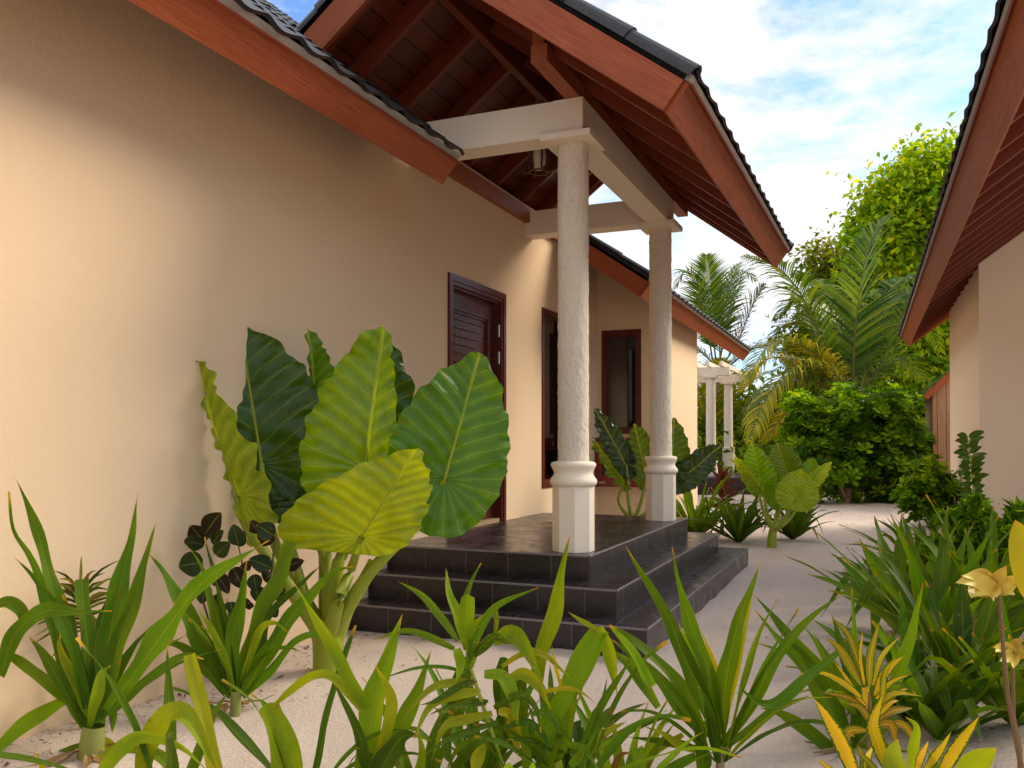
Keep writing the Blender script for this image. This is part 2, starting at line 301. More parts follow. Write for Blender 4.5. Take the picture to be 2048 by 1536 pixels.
# ================================================================= MAIN VILLA
villa=thing('villa','cream rendered villa with red timber gabled porch on two white columns','villa',(0,5,0))
H=.478; R=H/3
def wall_cells(axis,c0,c1,a0,a1,z0,z1,openings):
    """solid wall between c0..c1 on its thin axis, a0..a1 along, with rectangular openings (a,b,z,zt)"""
    As=sorted({a0,a1,*[o[0] for o in openings],*[o[1] for o in openings]}); Zs=sorted({z0,z1,*[o[2] for o in openings],*[o[3] for o in openings]})
    hole=lambda a,z: any(o[0]-1e-6<a<o[1]+1e-6 and o[2]-1e-6<z<o[3]+1e-6 for o in openings)
    m=MB(); pt=(lambda c,a,z:(c,a,z)) if axis=='x' else (lambda c,a,z:(a,c,z))
    solid=lambda i,j: 0<=i<len(As)-1 and 0<=j<len(Zs)-1 and not hole((As[i]+As[i+1])/2,(Zs[j]+Zs[j+1])/2)
    for i in range(len(As)-1):
        for j in range(len(Zs)-1):
            if not solid(i,j): continue
            a,b,z,t=As[i],As[i+1],Zs[j],Zs[j+1]
            for c in (c0,c1): m.quad([pt(c,a,z),pt(c,b,z),pt(c,b,t),pt(c,a,t)])
            for (di,dj,q) in ((-1,0,(a,z,a,t)),(1,0,(b,z,b,t)),(0,-1,(a,z,b,z)),(0,1,(a,t,b,t))):
                if not solid(i+di,j+dj): m.quad([pt(c0,q[0],q[1]),pt(c1,q[0],q[1]),pt(c1,q[2],q[3]),pt(c0,q[2],q[3])])
    return m
DY0,DY1,DZ=6.08,7.19,2.51
W1=(8.13,8.78,.72,2.53)
wall_cells('x',-.22,0,-4,10.0,-.3,3.36,[(DY0,DY1,H,DZ),W1]).out('wall',M['wall'],villa)
W2=(.05,.53,1.28,2.51)
wall_cells('y',10.0,10.2,-.22,.65,-.3,2.87,[W2]).out('bay_wall',M['wall'],villa)
wall_cells('x',.45,.648,10.2,12.75,-.3,2.80,[]).out('bay_side_wall',M['wall'],villa)
wall_cells('y',12.55,12.75,-4,.44,-.3,2.80,[]).out('rear_wall',M['wall'],villa)
# gable infill above bay wall (under bay roof)
g=MB(); g.quad([(-.22,10.0,2.872),(.65,10.0,2.872),(.55,10.0,2.95),(-.22,10.0,3.5)]); g.quad([(-.22,10.2,2.872),(-.22,10.2,3.5),(.55,10.2,2.95),(.65,10.2,2.872)]); g.box(-.218,-.002,5.0,9.99,3.36,3.455); g.out('gable_infill',M['wall'],villa)
# ---- porch platform (three slate steps)
def step(x1,y0,y1,z0,z1,name):
    m=MB(); x0=.002
    m.quad([(x0,y0,z1),(x1,y0,z1),(x1,y1,z1),(x0,y1,z1)],[(x0+.05,y0),(x1+.05,y0),(x1+.05,y1),(x0+.05,y1)])
    t=m.out(name,M['slatetop'],villa)
    s=MB(); s.quad([(x0,y0,z0),(x1,y0,z0),(x1,y0,z1-.012),(x0,y0,z1-.012)],[(x0,.1),(x1,.1),(x1,.25),(x0,.25)])
    s.quad([(x1,y0,z0),(x1,y1,z0),(x1,y1,z1-.012),(x1,y0,z1-.012)],[(y0,.1),(y1,.1),(y1,.25),(y0,.25)])
    s.quad([(x1,y1,z0),(x0,y1,z0),(x0,y1,z1-.012),(x1,y1,z1-.012)],[(x1,.1),(x0,.1),(x0,.25),(x1,.25)]); s.out('riser',M['slateside'],t)
    n=MB(); e=.004
    for a,b in (((x0,y0),(x1,y0)),((x1,y0),(x1,y1)),((x1,y1),(x0,y1))):
        ax,ay=a;bx,by=b
        ox=e if ax==bx else 0; oy=0 if ax==bx else (-e if ay==y0 else e)
        n.quad([(ax+ox,ay+oy,z1-.012),(bx+ox,by+oy,z1-.012),(bx+ox,by+oy,z1-.001),(ax+ox,ay+oy,z1-.001)]); n.quad([(ax+ox,ay+oy,z1-.001),(bx+ox,by+oy,z1-.001),(bx,by,z1+.0005),(ax,ay,z1+.0005)])
    n.out('tile_edge',M['nosing'],t)
step(1.935,4.70,8.63,-.2,R,'step'); step(1.693,4.94,8.39,R,2*R,'step'); step(1.451,5.18,8.15,2*R,H,'step')
# ---- columns
def column(cx,cy):
    zt=3.108; zb=1.055; r=.0985
    # rough shaft with real relief
    nz,ns=230,84; V=[];F=[];U=[]
    for i in range(nz+1):
        z=zb+(zt-zb)*i/nz
        for k in range(ns):
            a=2*math.pi*k/ns; x,y=math.cos(a),math.sin(a)
            q=noise.fractal(Vector((x*5+cx,y*5+cy,z*16)),1,2,4)*.0035+max(0,noise.noise(Vector((x*5,y*5+cy,z*38))))*.0055+noise.noise(Vector((x*14,y*14,z*9)))*.0018
            rr=r+q; V.append((cx+x*rr,cy+y*rr,z))
    for i in range(nz):
        for k in range(ns): k2=(k+1)%ns; F.append([i*ns+k,i*ns+k2,(i+1)*ns+k2,(i+1)*ns+k]); U+=[(0,0)]*4
    c=mesh('column',V,F,M['stucco'],villa,uv=U,smooth=True)
    p=MB(); ring=[(.10,.895),(.135,.898),(.149,.91),(.154,.925),(.150,.942),(.138,.956),(.128,.972),(.126,.984),(.130,.998),(.141,1.018),(.147,1.03),(.146,1.042),(.138,1.052),(.10,1.06)]
    p.lathe(ring,cx,cy,40); p.out('base_ring',M['trim'],c,smooth=True)
    o=MB(); q=.136; o.lathe([(q,H+.002),(q,.905),(.01,.905)],cx,cy,8,math.pi/8); o.out('pedestal',M['trim'],c)
    k=MB(); k.box(cx-.168,cx+.168,cy-.168,cy+.168,3.108,3.148); k.out('capital',M['trim'],c)
    return c
CXc=1.285
column(CXc,5.36); column(CXc,7.78)
# ---- beams
b=MB(); b.box(0,CXc-.1,5.26,5.46,3.15,3.375); b.out('porch_beam',M['trim'],villa)
b=MB(); b.box(0,CXc-.1,7.68,7.88,3.15,3.375); b.out('porch_beam',M['trim'],villa)
b=MB(); b.box(CXc-.1,CXc+.1,5.255,7.885,3.149,3.377); b.out('porch_beam',M['trim'],villa)
# ---- roofs: generic pitched slope
def slope_parts(parent,e0,e1,r0,r1,raf_sp,raf_end,barge0=True,barge1=True,fascia=True,tiles=True,flip=False,bh=.17,raf=True,tile_over=.04,capname='verge_cap',amp=.025):
    """e0,e1: lower edge of eave board (near, far); r0,r1: same plane up at the ridge"""
    e0,e1,r0,r1=[np.array(p,float) for p in (e0,e1,r0,r1)]
    al=e1-e0; al/=np.linalg.norm(al); up=(r0-e0); L0=np.linalg.norm(up); up/=L0; n=np.cross(al,up); n/=np.linalg.norm(n)
    if n[2]<0: n=-n
    up=np.cross(n,al) if np.dot(np.cross(n,al),up)>0 else -np.cross(n,al)
    LE=np.linalg.norm(e1-e0); LR=np.linalg.norm(((r0-e0)@up))
    pt=lambda a,u,h: e0+al*a+up*u+n*h
    if fascia:
        mid=LE*.62
        for a0_,a1_ in ((0,mid-.0015),(mid+.0015,LE)): m=MB(); m.beam(pt(a0_,-.0125,bh/2),pt(a1_,-.0125,bh/2),.025,bh,n); m.out('fascia_board',M['fascia'],parent)
    # barge boards
    for on,a in ((barge0,-.016),(barge1,LE+.016)):
        if on: m=MB(); m.beam(pt(a,.0,bh/2),pt(a,LR,bh/2),.03,bh,n); m.out('barge_board',M['fascia'],parent)
    if raf:
        k=.05
        ds=[.035]+list(np.arange(raf_sp*.75,LE-.1,raf_sp))+[LE-.035]
        for a in ds: m=MB(); m.beam(pt(a,.002,.075),pt(a,min(raf_end,LR)-.01,.075),.045,.115,n); m.out('rafter',M['rafter'],parent)
    m=MB(); LX=LR+.105; A=[pt(0,0,.134),pt(LE,0,.134),pt(LE,LX,.134),pt(0,LX,.134)]; B=[pt(0,0,.152),pt(LE,0,.152),pt(LE,LX,.152),pt(0,LX,.152)]
    m.quad(A,[(0,0),(LE,0),(LE,LR),(0,LR)]); m.quad(B[::-1],[(0,LR),(LE,LR),(LE,0),(0,0)])
    for i in range(4): j=(i+1)%4; m.quad([A[i],A[j],B[j],B[i]])
    m.out('ceiling_boards',M['deck'],parent)
    if tiles:
        m=MB(); m.beam(pt(0,-.02,bh+.006),pt(LE,-.02,bh+.006),.05,.012,n); m.out('tilting_strip',M['rafter'],parent)
        m=MB(); m.beam(pt(0,-.005,bh+.028),pt(LE,-.005,bh+.028),.03,.04,n); m.out('mortar_bed',M['mortar'],parent)
        per=.235; na=int(LE/per*12); crs=.30; us=[]
        nc=int(math.ceil((LR+tile_over)/crs)); V=[];F=[]
        for c in range(nc):
            u0=-tile_over+c*crs; u1=min(u0+crs+.02,LR+.16)
            for t,(uu,hh) in enumerate(((u0,-.020),(u0,0.),(u1,-.030))):
                pass
            b0=len(V)
            for (uu,hh) in ((u0+.012,-.020),(u0,.010),(u1,-.026)):
                for i in range(na+1):
                    a=LE*i/na; wv=abs(math.sin(math.pi*a/per)); V.append(pt(a,uu,bh+.080-amp*wv**1.3+hh*(amp/.036)))
            k=na+1
            for q in range(2):
                for i in range(na): F.append([b0+q*k+i,b0+q*k+i+1,b0+(q+1)*k+i+1,b0+(q+1)*k+i])
        mesh('roof_tiles',V,F,M['tile'],parent,smooth=False)
        # under sheet closes the tiles from below
        m=MB(); m.quad([pt(0,0.02,bh+.012),pt(LE,0.02,bh+.012),pt(LE,LR+.14,bh+.012),pt(0,LR+.14,bh+.012)]); m.out('underlay',M['black'],parent)
        for on,a in ((barge0,0.),(barge1,LE)):
            if not on: continue
            u=0.
            while u<LR-.02:
                u2=min(u+.42,LR); m=MB(); V=[];F=[]
                sg=9
                for q,(uu,rr) in enumerate(((u-.02,.072),(u2+.02,.060))):
                    for k in range(sg+1):
                        th=math.pi*k/sg; V.append(pt(a+.02-math.cos(th)*rr,uu,bh+.026+math.sin(th)*rr*1.15))
                for q,(uu,rr) in enumerate(((u-.02,.060),(u2+.02,.048))):
                    for k in range(sg+1):
                        th=math.pi*k/sg; V.append(pt(a+.02-math.cos(th)*rr,uu,bh+.026+math.sin(th)*rr*1.15))
                k1=sg+1
                for k in range(sg):
                    F+= [[k,k+1,k1+k+1,k1+k],[2*k1+k,3*k1+k,3*k1+k+1,2*k1+k+1],[k,2*k1+k,2*k1+k+1,k+1]]
                for c in (0,sg): F.append([c,k1+c,3*k1+c,2*k1+c])
                mesh(capname,V,F,M['tile'],parent); u=u2
    return pt,LE,LR
def roofpart(name,V4,parent):     # the roof itself is a part; its timbers and tiles are sub-parts
    m=MB(); m.beam(*V4); return m.out(name,M['rafter'],parent)
MS=.758
# porch roof : ridge beam is the part's own mesh
pr=roofpart('porch_roof',((.65,4.36,3.985),(.65,8.6,3.985),.06,.17),villa)
RZ=2.85+MS*(2.12-.65)
slope_parts(pr,(2.12,4.35,2.85),(2.185,8.6,2.85),(.65,4.35,RZ),(.65,8.6,RZ),.58,9,amp=.013,tile_over=.03)
slope_parts(pr,(-.16,4.35,RZ-MS*.81),(-.16,8.6,RZ-MS*.81),(.65,4.35,RZ),(.65,8.6,RZ),.58,9,fascia=False)
m=MB(); m.beam((1.31,4.68,3.43),(1.345,8.47,3.43),.10,.10); m.out('purlin',M['fascia'],pr)
m=MB(); m.beam((1.31,4.70,3.482),(1.31,4.70,3.57),.07,.07,(0,1,0)); m.out('post',M['fascia'],pr)
m=MB(); m.beam((.03,5.47,3.33),(.03,8.5,3.33),.05,.13); m.out('wall_plate',M['fascia'],pr)
# ridge tiles of the porch
for i in range(10):
    y=4.33+i*.43; m=MB(); V=[];F=[]
    for q,(yy,rr) in enumerate(((y,.12),(y+.45,.105))):
        for k in range(9): th=math.pi*k/8; V.append((.65-math.cos(th)*rr,yy,RZ+.19+math.sin(th)*rr))
    for k in range(8): F.append([k,k+1,9+k+1,9+k])
    mesh('ridge_tile',V,F,M['tile'],pr)
# main roof (near eave)
mr=roofpart('main_roof',((-2.9,-4,5.36),(-2.9,8.6,5.36),.08,.2),villa)
MM=.80
slope_parts(mr,(.5,-4,2.86),(.5,5.0,2.86),(-2.9,-4,2.86+MM*3.4),(-2.9,5.0,2.86+MM*3.4),.6,1.2,barge0=False,barge1=False)
slope_parts(mr,(-.32,5.02,2.86+MM*.82),(-.32,8.58,2.86+MM*.82),(-2.9,5.02,2.86+MM*3.4),(-2.9,8.58,2.86+MM*3.4),.6,.5,fascia=False,barge0=False,barge1=False,raf=False)
# bay roof (far)
br=roofpart('bay_roof',((-2.9,8.6,5.36),(-2.9,16,5.36),.08,.2),villa)
slope_parts(br,(.86,8.62,2.66),(.81,16.1,2.66),(-2.9,8.62,2.66+.70*3.76),(-2.9,16.1,2.66+.70*3.73),.6,2.5,barge0=True,barge1=True)
# ---- door
def rect_frame(m,axis,c0,c1,a0,a1,z0,z1,wd,bottom=True):
    bx=(lambda p,q,r,s:m.box(c0,c1,p,q,r,s)) if axis=='x' else (lambda p,q,r,s:m.box(p,q,c0,c1,r,s))
    bx(a0,a0+wd,z0,z1); bx(a1-wd,a1,z0,z1); bx(a0+wd,a1-wd,z1-wd,z1)
    if bottom: bx(a0+wd,a1-wd,z0,z0+wd)
fr=MB(); rect_frame(fr,'x',-.05,.022,DY0,DY1,H,DZ,.05,False); rect_frame(fr,'x',-.10,.012,DY0+.05,DY1-.05,H,DZ-.05,.03,False); rect_frame(fr,'x',-.14,-.012,DY0+.08,DY1-.08,H,DZ-.08,.02,False)
doorf=fr.out('door',M['frame'],villa)
dm=MB(); y0,y1,z0,z1=DY0+.10,DY1-.10,H+.035,DZ-.10; X=-.06
dm.box(X-.045,X,y0,y0+.12,z0,z1); dm.box(X-.045,X,y1-.12,y1,z0,z1)
zs=[z0,z0+.2,z0+.78,z0+.92,z1-.15,z1]
dm.box(X-.045,X,y0+.12,y1-.12,zs[0],zs[1]); dm.box(X-.045,X,y0+.12,y1-.12,zs[2],zs[3]); dm.box(X-.045,X,y0+.12,y1-.12,zs[4],zs[5])
for za,zb in ((zs[1],zs[2]),(zs[3],zs[4])):
    dm.box(X-.045,X-.022,y0+.12,y1-.12,za,zb)
    rect_frame(dm,'x',X-.022,X-.010,y0+.122,y1-.122,za+.002,zb-.002,.02)
ya,yb=y0+.16,y1-.16
for i in range(5):                               # carved fan of horizontal ribs over vertical flutes
    zz=zs[4]-.06-i*.068; dm.box(X-.022,X-.010,ya,yb-.045*i-.05*(i>0),zz-.014,zz)
for i in range(5): yy=ya+.02+i*.058; dm.box(X-.022,X-.012,yy,yy+.02,zs[4]-.60,zs[4]-.415)
dm.out('door_leaf',M['door'],doorf)
for zz in (DZ-.34,DZ-.58,H+.30,H+.95):
    h=MB(); h.box(-.014,-.002,DY1-.107,DY1-.092,zz-.05,zz+.05); h.lathe([(.006,zz-.055),(.006,zz+.055)],-.004,DY1-.1,8); h.out('hinge',M['metal'],doorf)
h=MB(); h.box(X,X+.008,y0+.03,y0+.075,H+.88,H+1.08); h.tube([(X+.008,y0+.052,H+.99),(X+.05,y0+.052,H+.99),(X+.055,y0+.075,H+.99),(X+.055,y0+.16,H+.99)],.008); h.out('door_handle',M['metal'],doorf)
h=MB(); h.box(-.16,-.005,DY0+.05,DY1-.05,H+.001,H+.03); h.out('threshold',M['sill'],doorf)
# ---- windows
def window(axis,front,back,a0,a1,z0,z1,curt):
    f=MB(); d=front-back; rect_frame(f,axis,min(front,back),max(front,back),a0,a1,z0,z1,.06); s=.012 if front>back else -.012
    lo,hi=sorted((front-3*s,back)); rect_frame(f,axis,lo,hi,a0+.06,a1-.06,z0+.06,z1-.06,.022)
    fo=f.out('window',M['frame'],villa); p=MB(); c=front-4.2*s
    q=(lambda m,c,a,b,z,t: m.quad([(c,a,z),(c,b,z),(c,b,t),(c,a,t)])) if axis=='x' else (lambda m,c,a,b,z,t: m.quad([(a,c,z),(b,c,z),(b,c,t),(a,c,t)]))
    q(p,c,a0+.08,a1-.08,z0+.08,z1-.08); p.out('pane',M['glass'],fo)
    b=MB(); q(b,back-6*s,a0,a1,z0,z1); 
    for (aa,zz,ab,zb) in ((a0,z0,a1,z0),(a0,z1,a1,z1),(a0,z0,a0,z1),(a1,z0,a1,z1)):
        if axis=='x': b.quad([(back,aa,zz),(back,ab,zb),(back-6*s,ab,zb),(back-6*s,aa,zz)])
        else: b.quad([(aa,back,zz),(ab,back,zb),(ab,back-6*s,zb),(aa,back-6*s,zz)])
    b.out('dark_interior',M['black'],fo)
    V=[];F=[]; nn=24; ca,cb=curt
    for i in range(nn+1):
        a=ca+(cb-ca)*i/nn; o=back-3.4*s+.008*math.sin(i*1.9)
        for z in (z0+.09,z1-.14): V.append((o,a,z) if axis=='x' else (a,o,z))
    for i in range(nn): F.append([2*i,2*i+2,2*i+3,2*i+1])
    mesh('curtain',V,F,M['curtain'],fo)
window('x',.010,-.14,*W1,(8.25,8.5)); window('y',9.99,10.14,*W2,(.13,.29))
# ---- villa footing by rendering strip : thin plinth shadow joint at platform
# ================================================================= LANTERN, CABINET
def lantern():
    cx,cy=.60,6.5; t=thing('pendant_lantern','small bronze caged lantern with frosted glass hanging from porch ridge','lantern',(cx,cy,3.3))
    c=MB(); c.lathe([(.004,3.86),(.055,3.885),(.06,3.90),(.06,3.905)],cx,cy,20); c.out('canopy',M['bronze'],t,smooth=True)
    r=MB(); r.tube([(cx,cy,3.88),(cx,cy,3.60)],.005,6); r.out('chain',M['bronze'],t)
    gl=MB(); gl.lathe([(.02,3.58),(.038,3.56),(.056,3.51),(.062,3.46),(.055,3.41),(.036,3.365),(.0,3.36)],cx,cy,20); gl.out('glass_shade',M['lampglass'],t,smooth=True)
    cg=MB()
    for k in range(6):
        a=k*math.pi/3+.2; pr=[(.015,3.61),(.05,3.59),(.078,3.52),(.082,3.45),(.068,3.38),(.075,3.345),(.11,3.34),(.118,3.36)]
        cg.tube([(cx+q*math.cos(a),cy+q*math.sin(a),z) for q,z in pr],.008,6)
    for rr,z in ((.075,3.345),(.05,3.59)):
        cg.tube([(cx+rr*math.cos(a),cy+rr*math.sin(a),z) for a in np.linspace(0,2*math.pi,21)],.007,6)
    cg.lathe([(.005,3.62),(.03,3.605),(.045,3.59)],cx,cy,14); cg.out('cage',M['bronze'],t,smooth=True)
lantern()
def textobj(s,size,loc,rot,mat,parent,name):
    cu=bpy.data.curves.new(name,'FONT'); cu.body=s; cu.size=size; cu.extrude=.0015; o=bpy.data.objects.new(name,cu); S.collection.objects.link(o); o.rotation_euler=rot
    dg=bpy.context.evaluated_depsgraph_get(); me=bpy.data.meshes.new_from_object(o.evaluated_get(dg)); bpy.data.objects.remove(o); me.materials.append(mat)
    n=bpy.data.objects.new(name,me); S.collection.objects.link(n); n.rotation_euler=rot; n.parent=parent; n.location=np.array(loc)-LOC[parent.name]; LOC[n.name]=LOC[parent.name]; return n
def cabinet():
    t=thing('wall_cabinet','dark red metal cabinet with glass front under the far window','cabinet',(.32,9.9,.66))
    x0,x1,y0,y1,z0,z1=-.0+.01,.60,9.86,9.985,.66,1.235
    m=MB(); m.box(x0,x1,y0+.02,y1,z0,z1); m.out('cabinet_body',M['red'],t)
    f=MB(); f.box(x0,x0+.08,y0,y0+.02,z0,z1); f.box(x1-.08,x1,y0,y0+.02,z0,z1); f.box(x0+.08,x1-.08,y0,y0+.02,z0,z0+.13); f.box(x0+.08,x1-.08,y0,y0+.02,z1-.15,z1); f.out('cabinet_door',M['red'],t)
    p=MB(); p.quad([(x0+.08,y0+.012,z0+.13),(x1-.08,y0+.012,z0+.13),(x1-.08,y0+.012,z1-.15),(x0+.08,y0+.012,z1-.15)]); p.out('glass_panel',M['black'],t)
    k=MB()
    V=[];n=20
    for (rr,yy) in ((.042,y0-.004),(.036,y0-.012),(.024,y0-.012),(.02,y0-.004),(.0001,y0-.004)):
        for i in range(n): a=2*math.pi*i/n; V.append((x0+.395+rr*math.cos(a),yy,z1-.075+rr*math.sin(a)))
    F=[[q*n+i,q*n+(i+1)%n,(q+1)*n+(i+1)%n,(q+1)*n+i] for q in range(4) for i in range(n)]
    mesh('round_knob',V,F,M['metal'],t,smooth=True)
    textobj('nad',.055,(x0+.045,y0-.002,z0+.035),(math.pi/2,0,0),M['white'],t,'lettering'); textobj('d',.055,(x0+.40,y0-.002,z0+.035),(math.pi/2,0,0),M['white'],t,'lettering')
cabinet()
# ================================================================= RIGHT VILLA
rv=thing('neighbouring_villa','pale rendered villa on the right with deep red timber eaves','villa',(4.1,10.7,0))
def rvw():
    m=MB(); xa,xb,ya,yb=4.1,4.04,10.7,14.25; z1=3.19
    m.quad([(xa,ya,-.2),(xb,yb,-.2),(xb,yb,z1),(xa,ya,z1)]); zg=lambda x: z1+.74*(x-4.1)
    m.quad([(xa,ya,-.2),(9,ya,-.2),(9,ya,zg(9)),(xa,ya,z1)]); m.quad([(xb,yb,-.2),(9,yb,-.2),(9,yb,zg(9)),(xb,yb,z1)]); m.out('wall',M['wallr'],rv)
rvw()
rr_=roofpart('roof',((8.2,1.5,6.08),(8.2,15.1,6.08),.1,.2),rv)
ex=lambda y: 3.677-.0158*(y-6.2)
slope_parts(rr_,(ex(2.2),2.2,2.70),(ex(15.1),15.1,2.70),(8.2,2.2,2.70+.74*(8.2-ex(2.2))),(8.2,15.1,2.70+.74*(8.2-ex(15.1))),.46,3.6,amp=.013,tile_over=.03)
# timber shed
def shed():
    t=thing('timber_shed','weathered brown plank shed with red verge beside right villa','shed',(4.3,17.8,0))
    m=MB(); y=17.8; m.quad([(3.98,y,0),(6.5,y,0),(6.5,y,4.6),(3.98,y,2.06)],[(0,3.98),(0,6.5),(4.6,6.5),(2.06,3.98)]); m.quad([(3.98,y,0),(3.98,y+3,0),(3.98,y+3,2.06),(3.98,y,2.06)],[(0,0),(0,3),(2.06,3),(2.06,0)]); m.out('plank_wall',M['plank'],t)
    b=MB(); b.beam((3.86,y-.04,2.0),(6.5,y-.04,4.68),.05,.11); b.out('verge_board',M['fascia'],t)
    r=MB(); r.quad([(3.8,y-.07,2.0),(3.8,y+3,2.0),(6.5,y+3,4.75),(6.5,y-.07,4.75)]); r.out('roof',M['tile'],t)
shed()
# ================================================================= PERGOLA
def pergola():
    t=thing('white_pergola','white slatted pergola on rough white columns at the path end','pergola',(-1,21,0))
    z0=.40; c=[P(1422,951,20.6),P(1457,938,22.8)]
    st=MB()
    for i in range(3):
        o=i*.3; st.box(-5,.62+o,19.6-o,24.2,(-.1 if i==2 else z0-(i+1)*.133),z0-i*.133)
    st.out('platform',M['slatetop'],t)
    ct=[]
    for q in c:
        x,y=q[0],q[1]; r=.115
        s=MB(); s.lathe([(r,1.05),(r,1.6),(r*.97,2.2),(r*.95,2.7)],x,y,20); k=s.out('column',M['stucco'],t,smooth=True)
        s=MB(); s.lathe([(.1,.93),(.16,.94),(.17,.965),(.14,.99),(.16,1.02),(.165,1.04),(.1,1.06)],x,y,20); s.out('base_ring',M['trim'],k,smooth=True)
        s=MB(); s.lathe([(.155,z0),(.155,.94)],x,y,8,.3); s.out('pedestal',M['trim'],k); s=MB(); s.box(x-.17,x+.17,y-.17,y+.17,2.70,2.75); s.out('capital',M['trim'],k); ct.append((x,y))
    (x0,y0),(x1,y1)=ct
    for (x,y) in ct: s=MB(); s.box(-5,x+.45,y-.08,y+.08,2.752,2.95); s.out('beam',M['trim'],t)
    for i in range(15):
        x=x0+.3-i*.3; s=MB(); s.box(x-.03,x+.03,y0-.4,y1+.4,2.952,3.06); s.out('slat',M['trim'],t)
pergola()
# ================================================================= PLANTS: builders
def crom(pts,n):
    pts=[np.array(p,float) for p in pts]
    if len(pts)==2: return [pts[0]*(1-t)+pts[1]*t for t in np.linspace(0,1,n)]
    Pp=[2*pts[0]-pts[1]]+pts+[2*pts[-1]-pts[-2]]; seg=[np.linalg.norm(pts[i+1]-pts[i]) for i in range(len(pts)-1)]; cum=np.concatenate([[0],np.cumsum(seg)]); out=[]
    for t in np.linspace(0,cum[-1],n):
        i=min(max(np.searchsorted(cum,t,side='right')-1,0),len(seg)-1); u=(t-cum[i])/max(seg[i],1e-9); p0,p1,p2,p3=Pp[i:i+4]
        out.append(.5*((2*p1)+(-p0+p2)*u+(2*p0-5*p1+4*p2-p3)*u*u+(-p0+3*p1-3*p2+p3)*u**3))
    return out
SC=(-.0,)
def strap(pts,width,side0=None,fold=.28,wave=.10,n=26,blunt=False,prof=None,twist=0,ph=None,camroll=0.):
    """returns V,F,UV for a long leaf following pts; side0 None: faces the camera"""
    c=crom(pts,n); ac=(-1,-.5,0,.5,1); V=[];F=[];U=[]; ph=random.random()*6 if ph is None else ph; L=sum(np.linalg.norm(c[i+1]-c[i]) for i in range(n-1))
    prev=None
    for i,p in enumerate(c):
        t=i/(n-1); T=c[min(i+1,n-1)]-c[max(i-1,0)]; T/=np.linalg.norm(T)+1e-9
        if side0 is None: Nn=CAM-p; Nn/=np.linalg.norm(Nn)
        else: Nn=np.cross(T,side0); 
        sd_=np.cross(T,Nn); l=np.linalg.norm(sd_)
        if l<.12 and prev is not None: sd_=prev
        else: sd_/=l+1e-9
        if prev is not None and sd_@prev<0 and side0 is not None: sd_=-sd_
        prev=sd_; Nn=np.cross(sd_,T)
        if Nn[2]<0 and side0 is not None: Nn=-Nn
        a=camroll+twist*t; s2=sd_*math.cos(a)+Nn*math.sin(a); n2=-sd_*math.sin(a)+Nn*math.cos(a)
        if prof=='oval': wd=math.sin(math.pi*min(1,(t*.97+.03)**.8))**.8
        elif prof=='const': wd=1 if t<.9 else max(.02,1-(t-.9)*9)
        else: wd=(.50+.50*math.sin(math.pi/2*min(1,t/.38))) if t<.38 else (max(0,1-((t-.38)/.62)**1.45) if not blunt else 1-.2*(t-.38)/.62)
        wd=max(wd,.015)*width/2*(1+.15*math.sin(t*L*14+ph*1.7)*(1-t))
        wl=1+.20*min(1,t*4)*math.sin(t*L*24+ph); wr=1+.20*min(1,t*4)*math.sin(t*L*21+ph*2+1.3)
        if prof=='oval': wl=wr=1
        for s in ac:
            V.append(p+s2*s*wd*(wl if s<0 else wr)+n2*(fold*wd*abs(s)+(wave*width*math.sin(t*L*13+ph+(2. if s>0 else 0))*abs(s)**2*min(1,t*3))))
    k=5
    for i in range(n-1):
        for j in range(4):
            F.append([i*k+j,i*k+j+1,(i+1)*k+j+1,(i+1)*k+j]); t0,t1=i/(n-1),(i+1)/(n-1); a,b=(ac[j]+1)/2,(ac[j+1]+1)/2; tm=.9 if blunt else 1.; U+=[(a,t0*tm),(b,t0*tm),(b,t1*tm),(a,t1*tm)]
    return V,F,U
def jit(c,a=.18):
    f=1+random.uniform(-a,a); g_=1+random.uniform(-a,a)*.8; return (c[0]*f*g_,c[1]*f,c[2]*f)
G1=(.085,.19,.005); G2=(.17,.30,.005); G3=(.22,.33,.008); GD=(.050,.12,.006); GY=(.33,.36,.010)
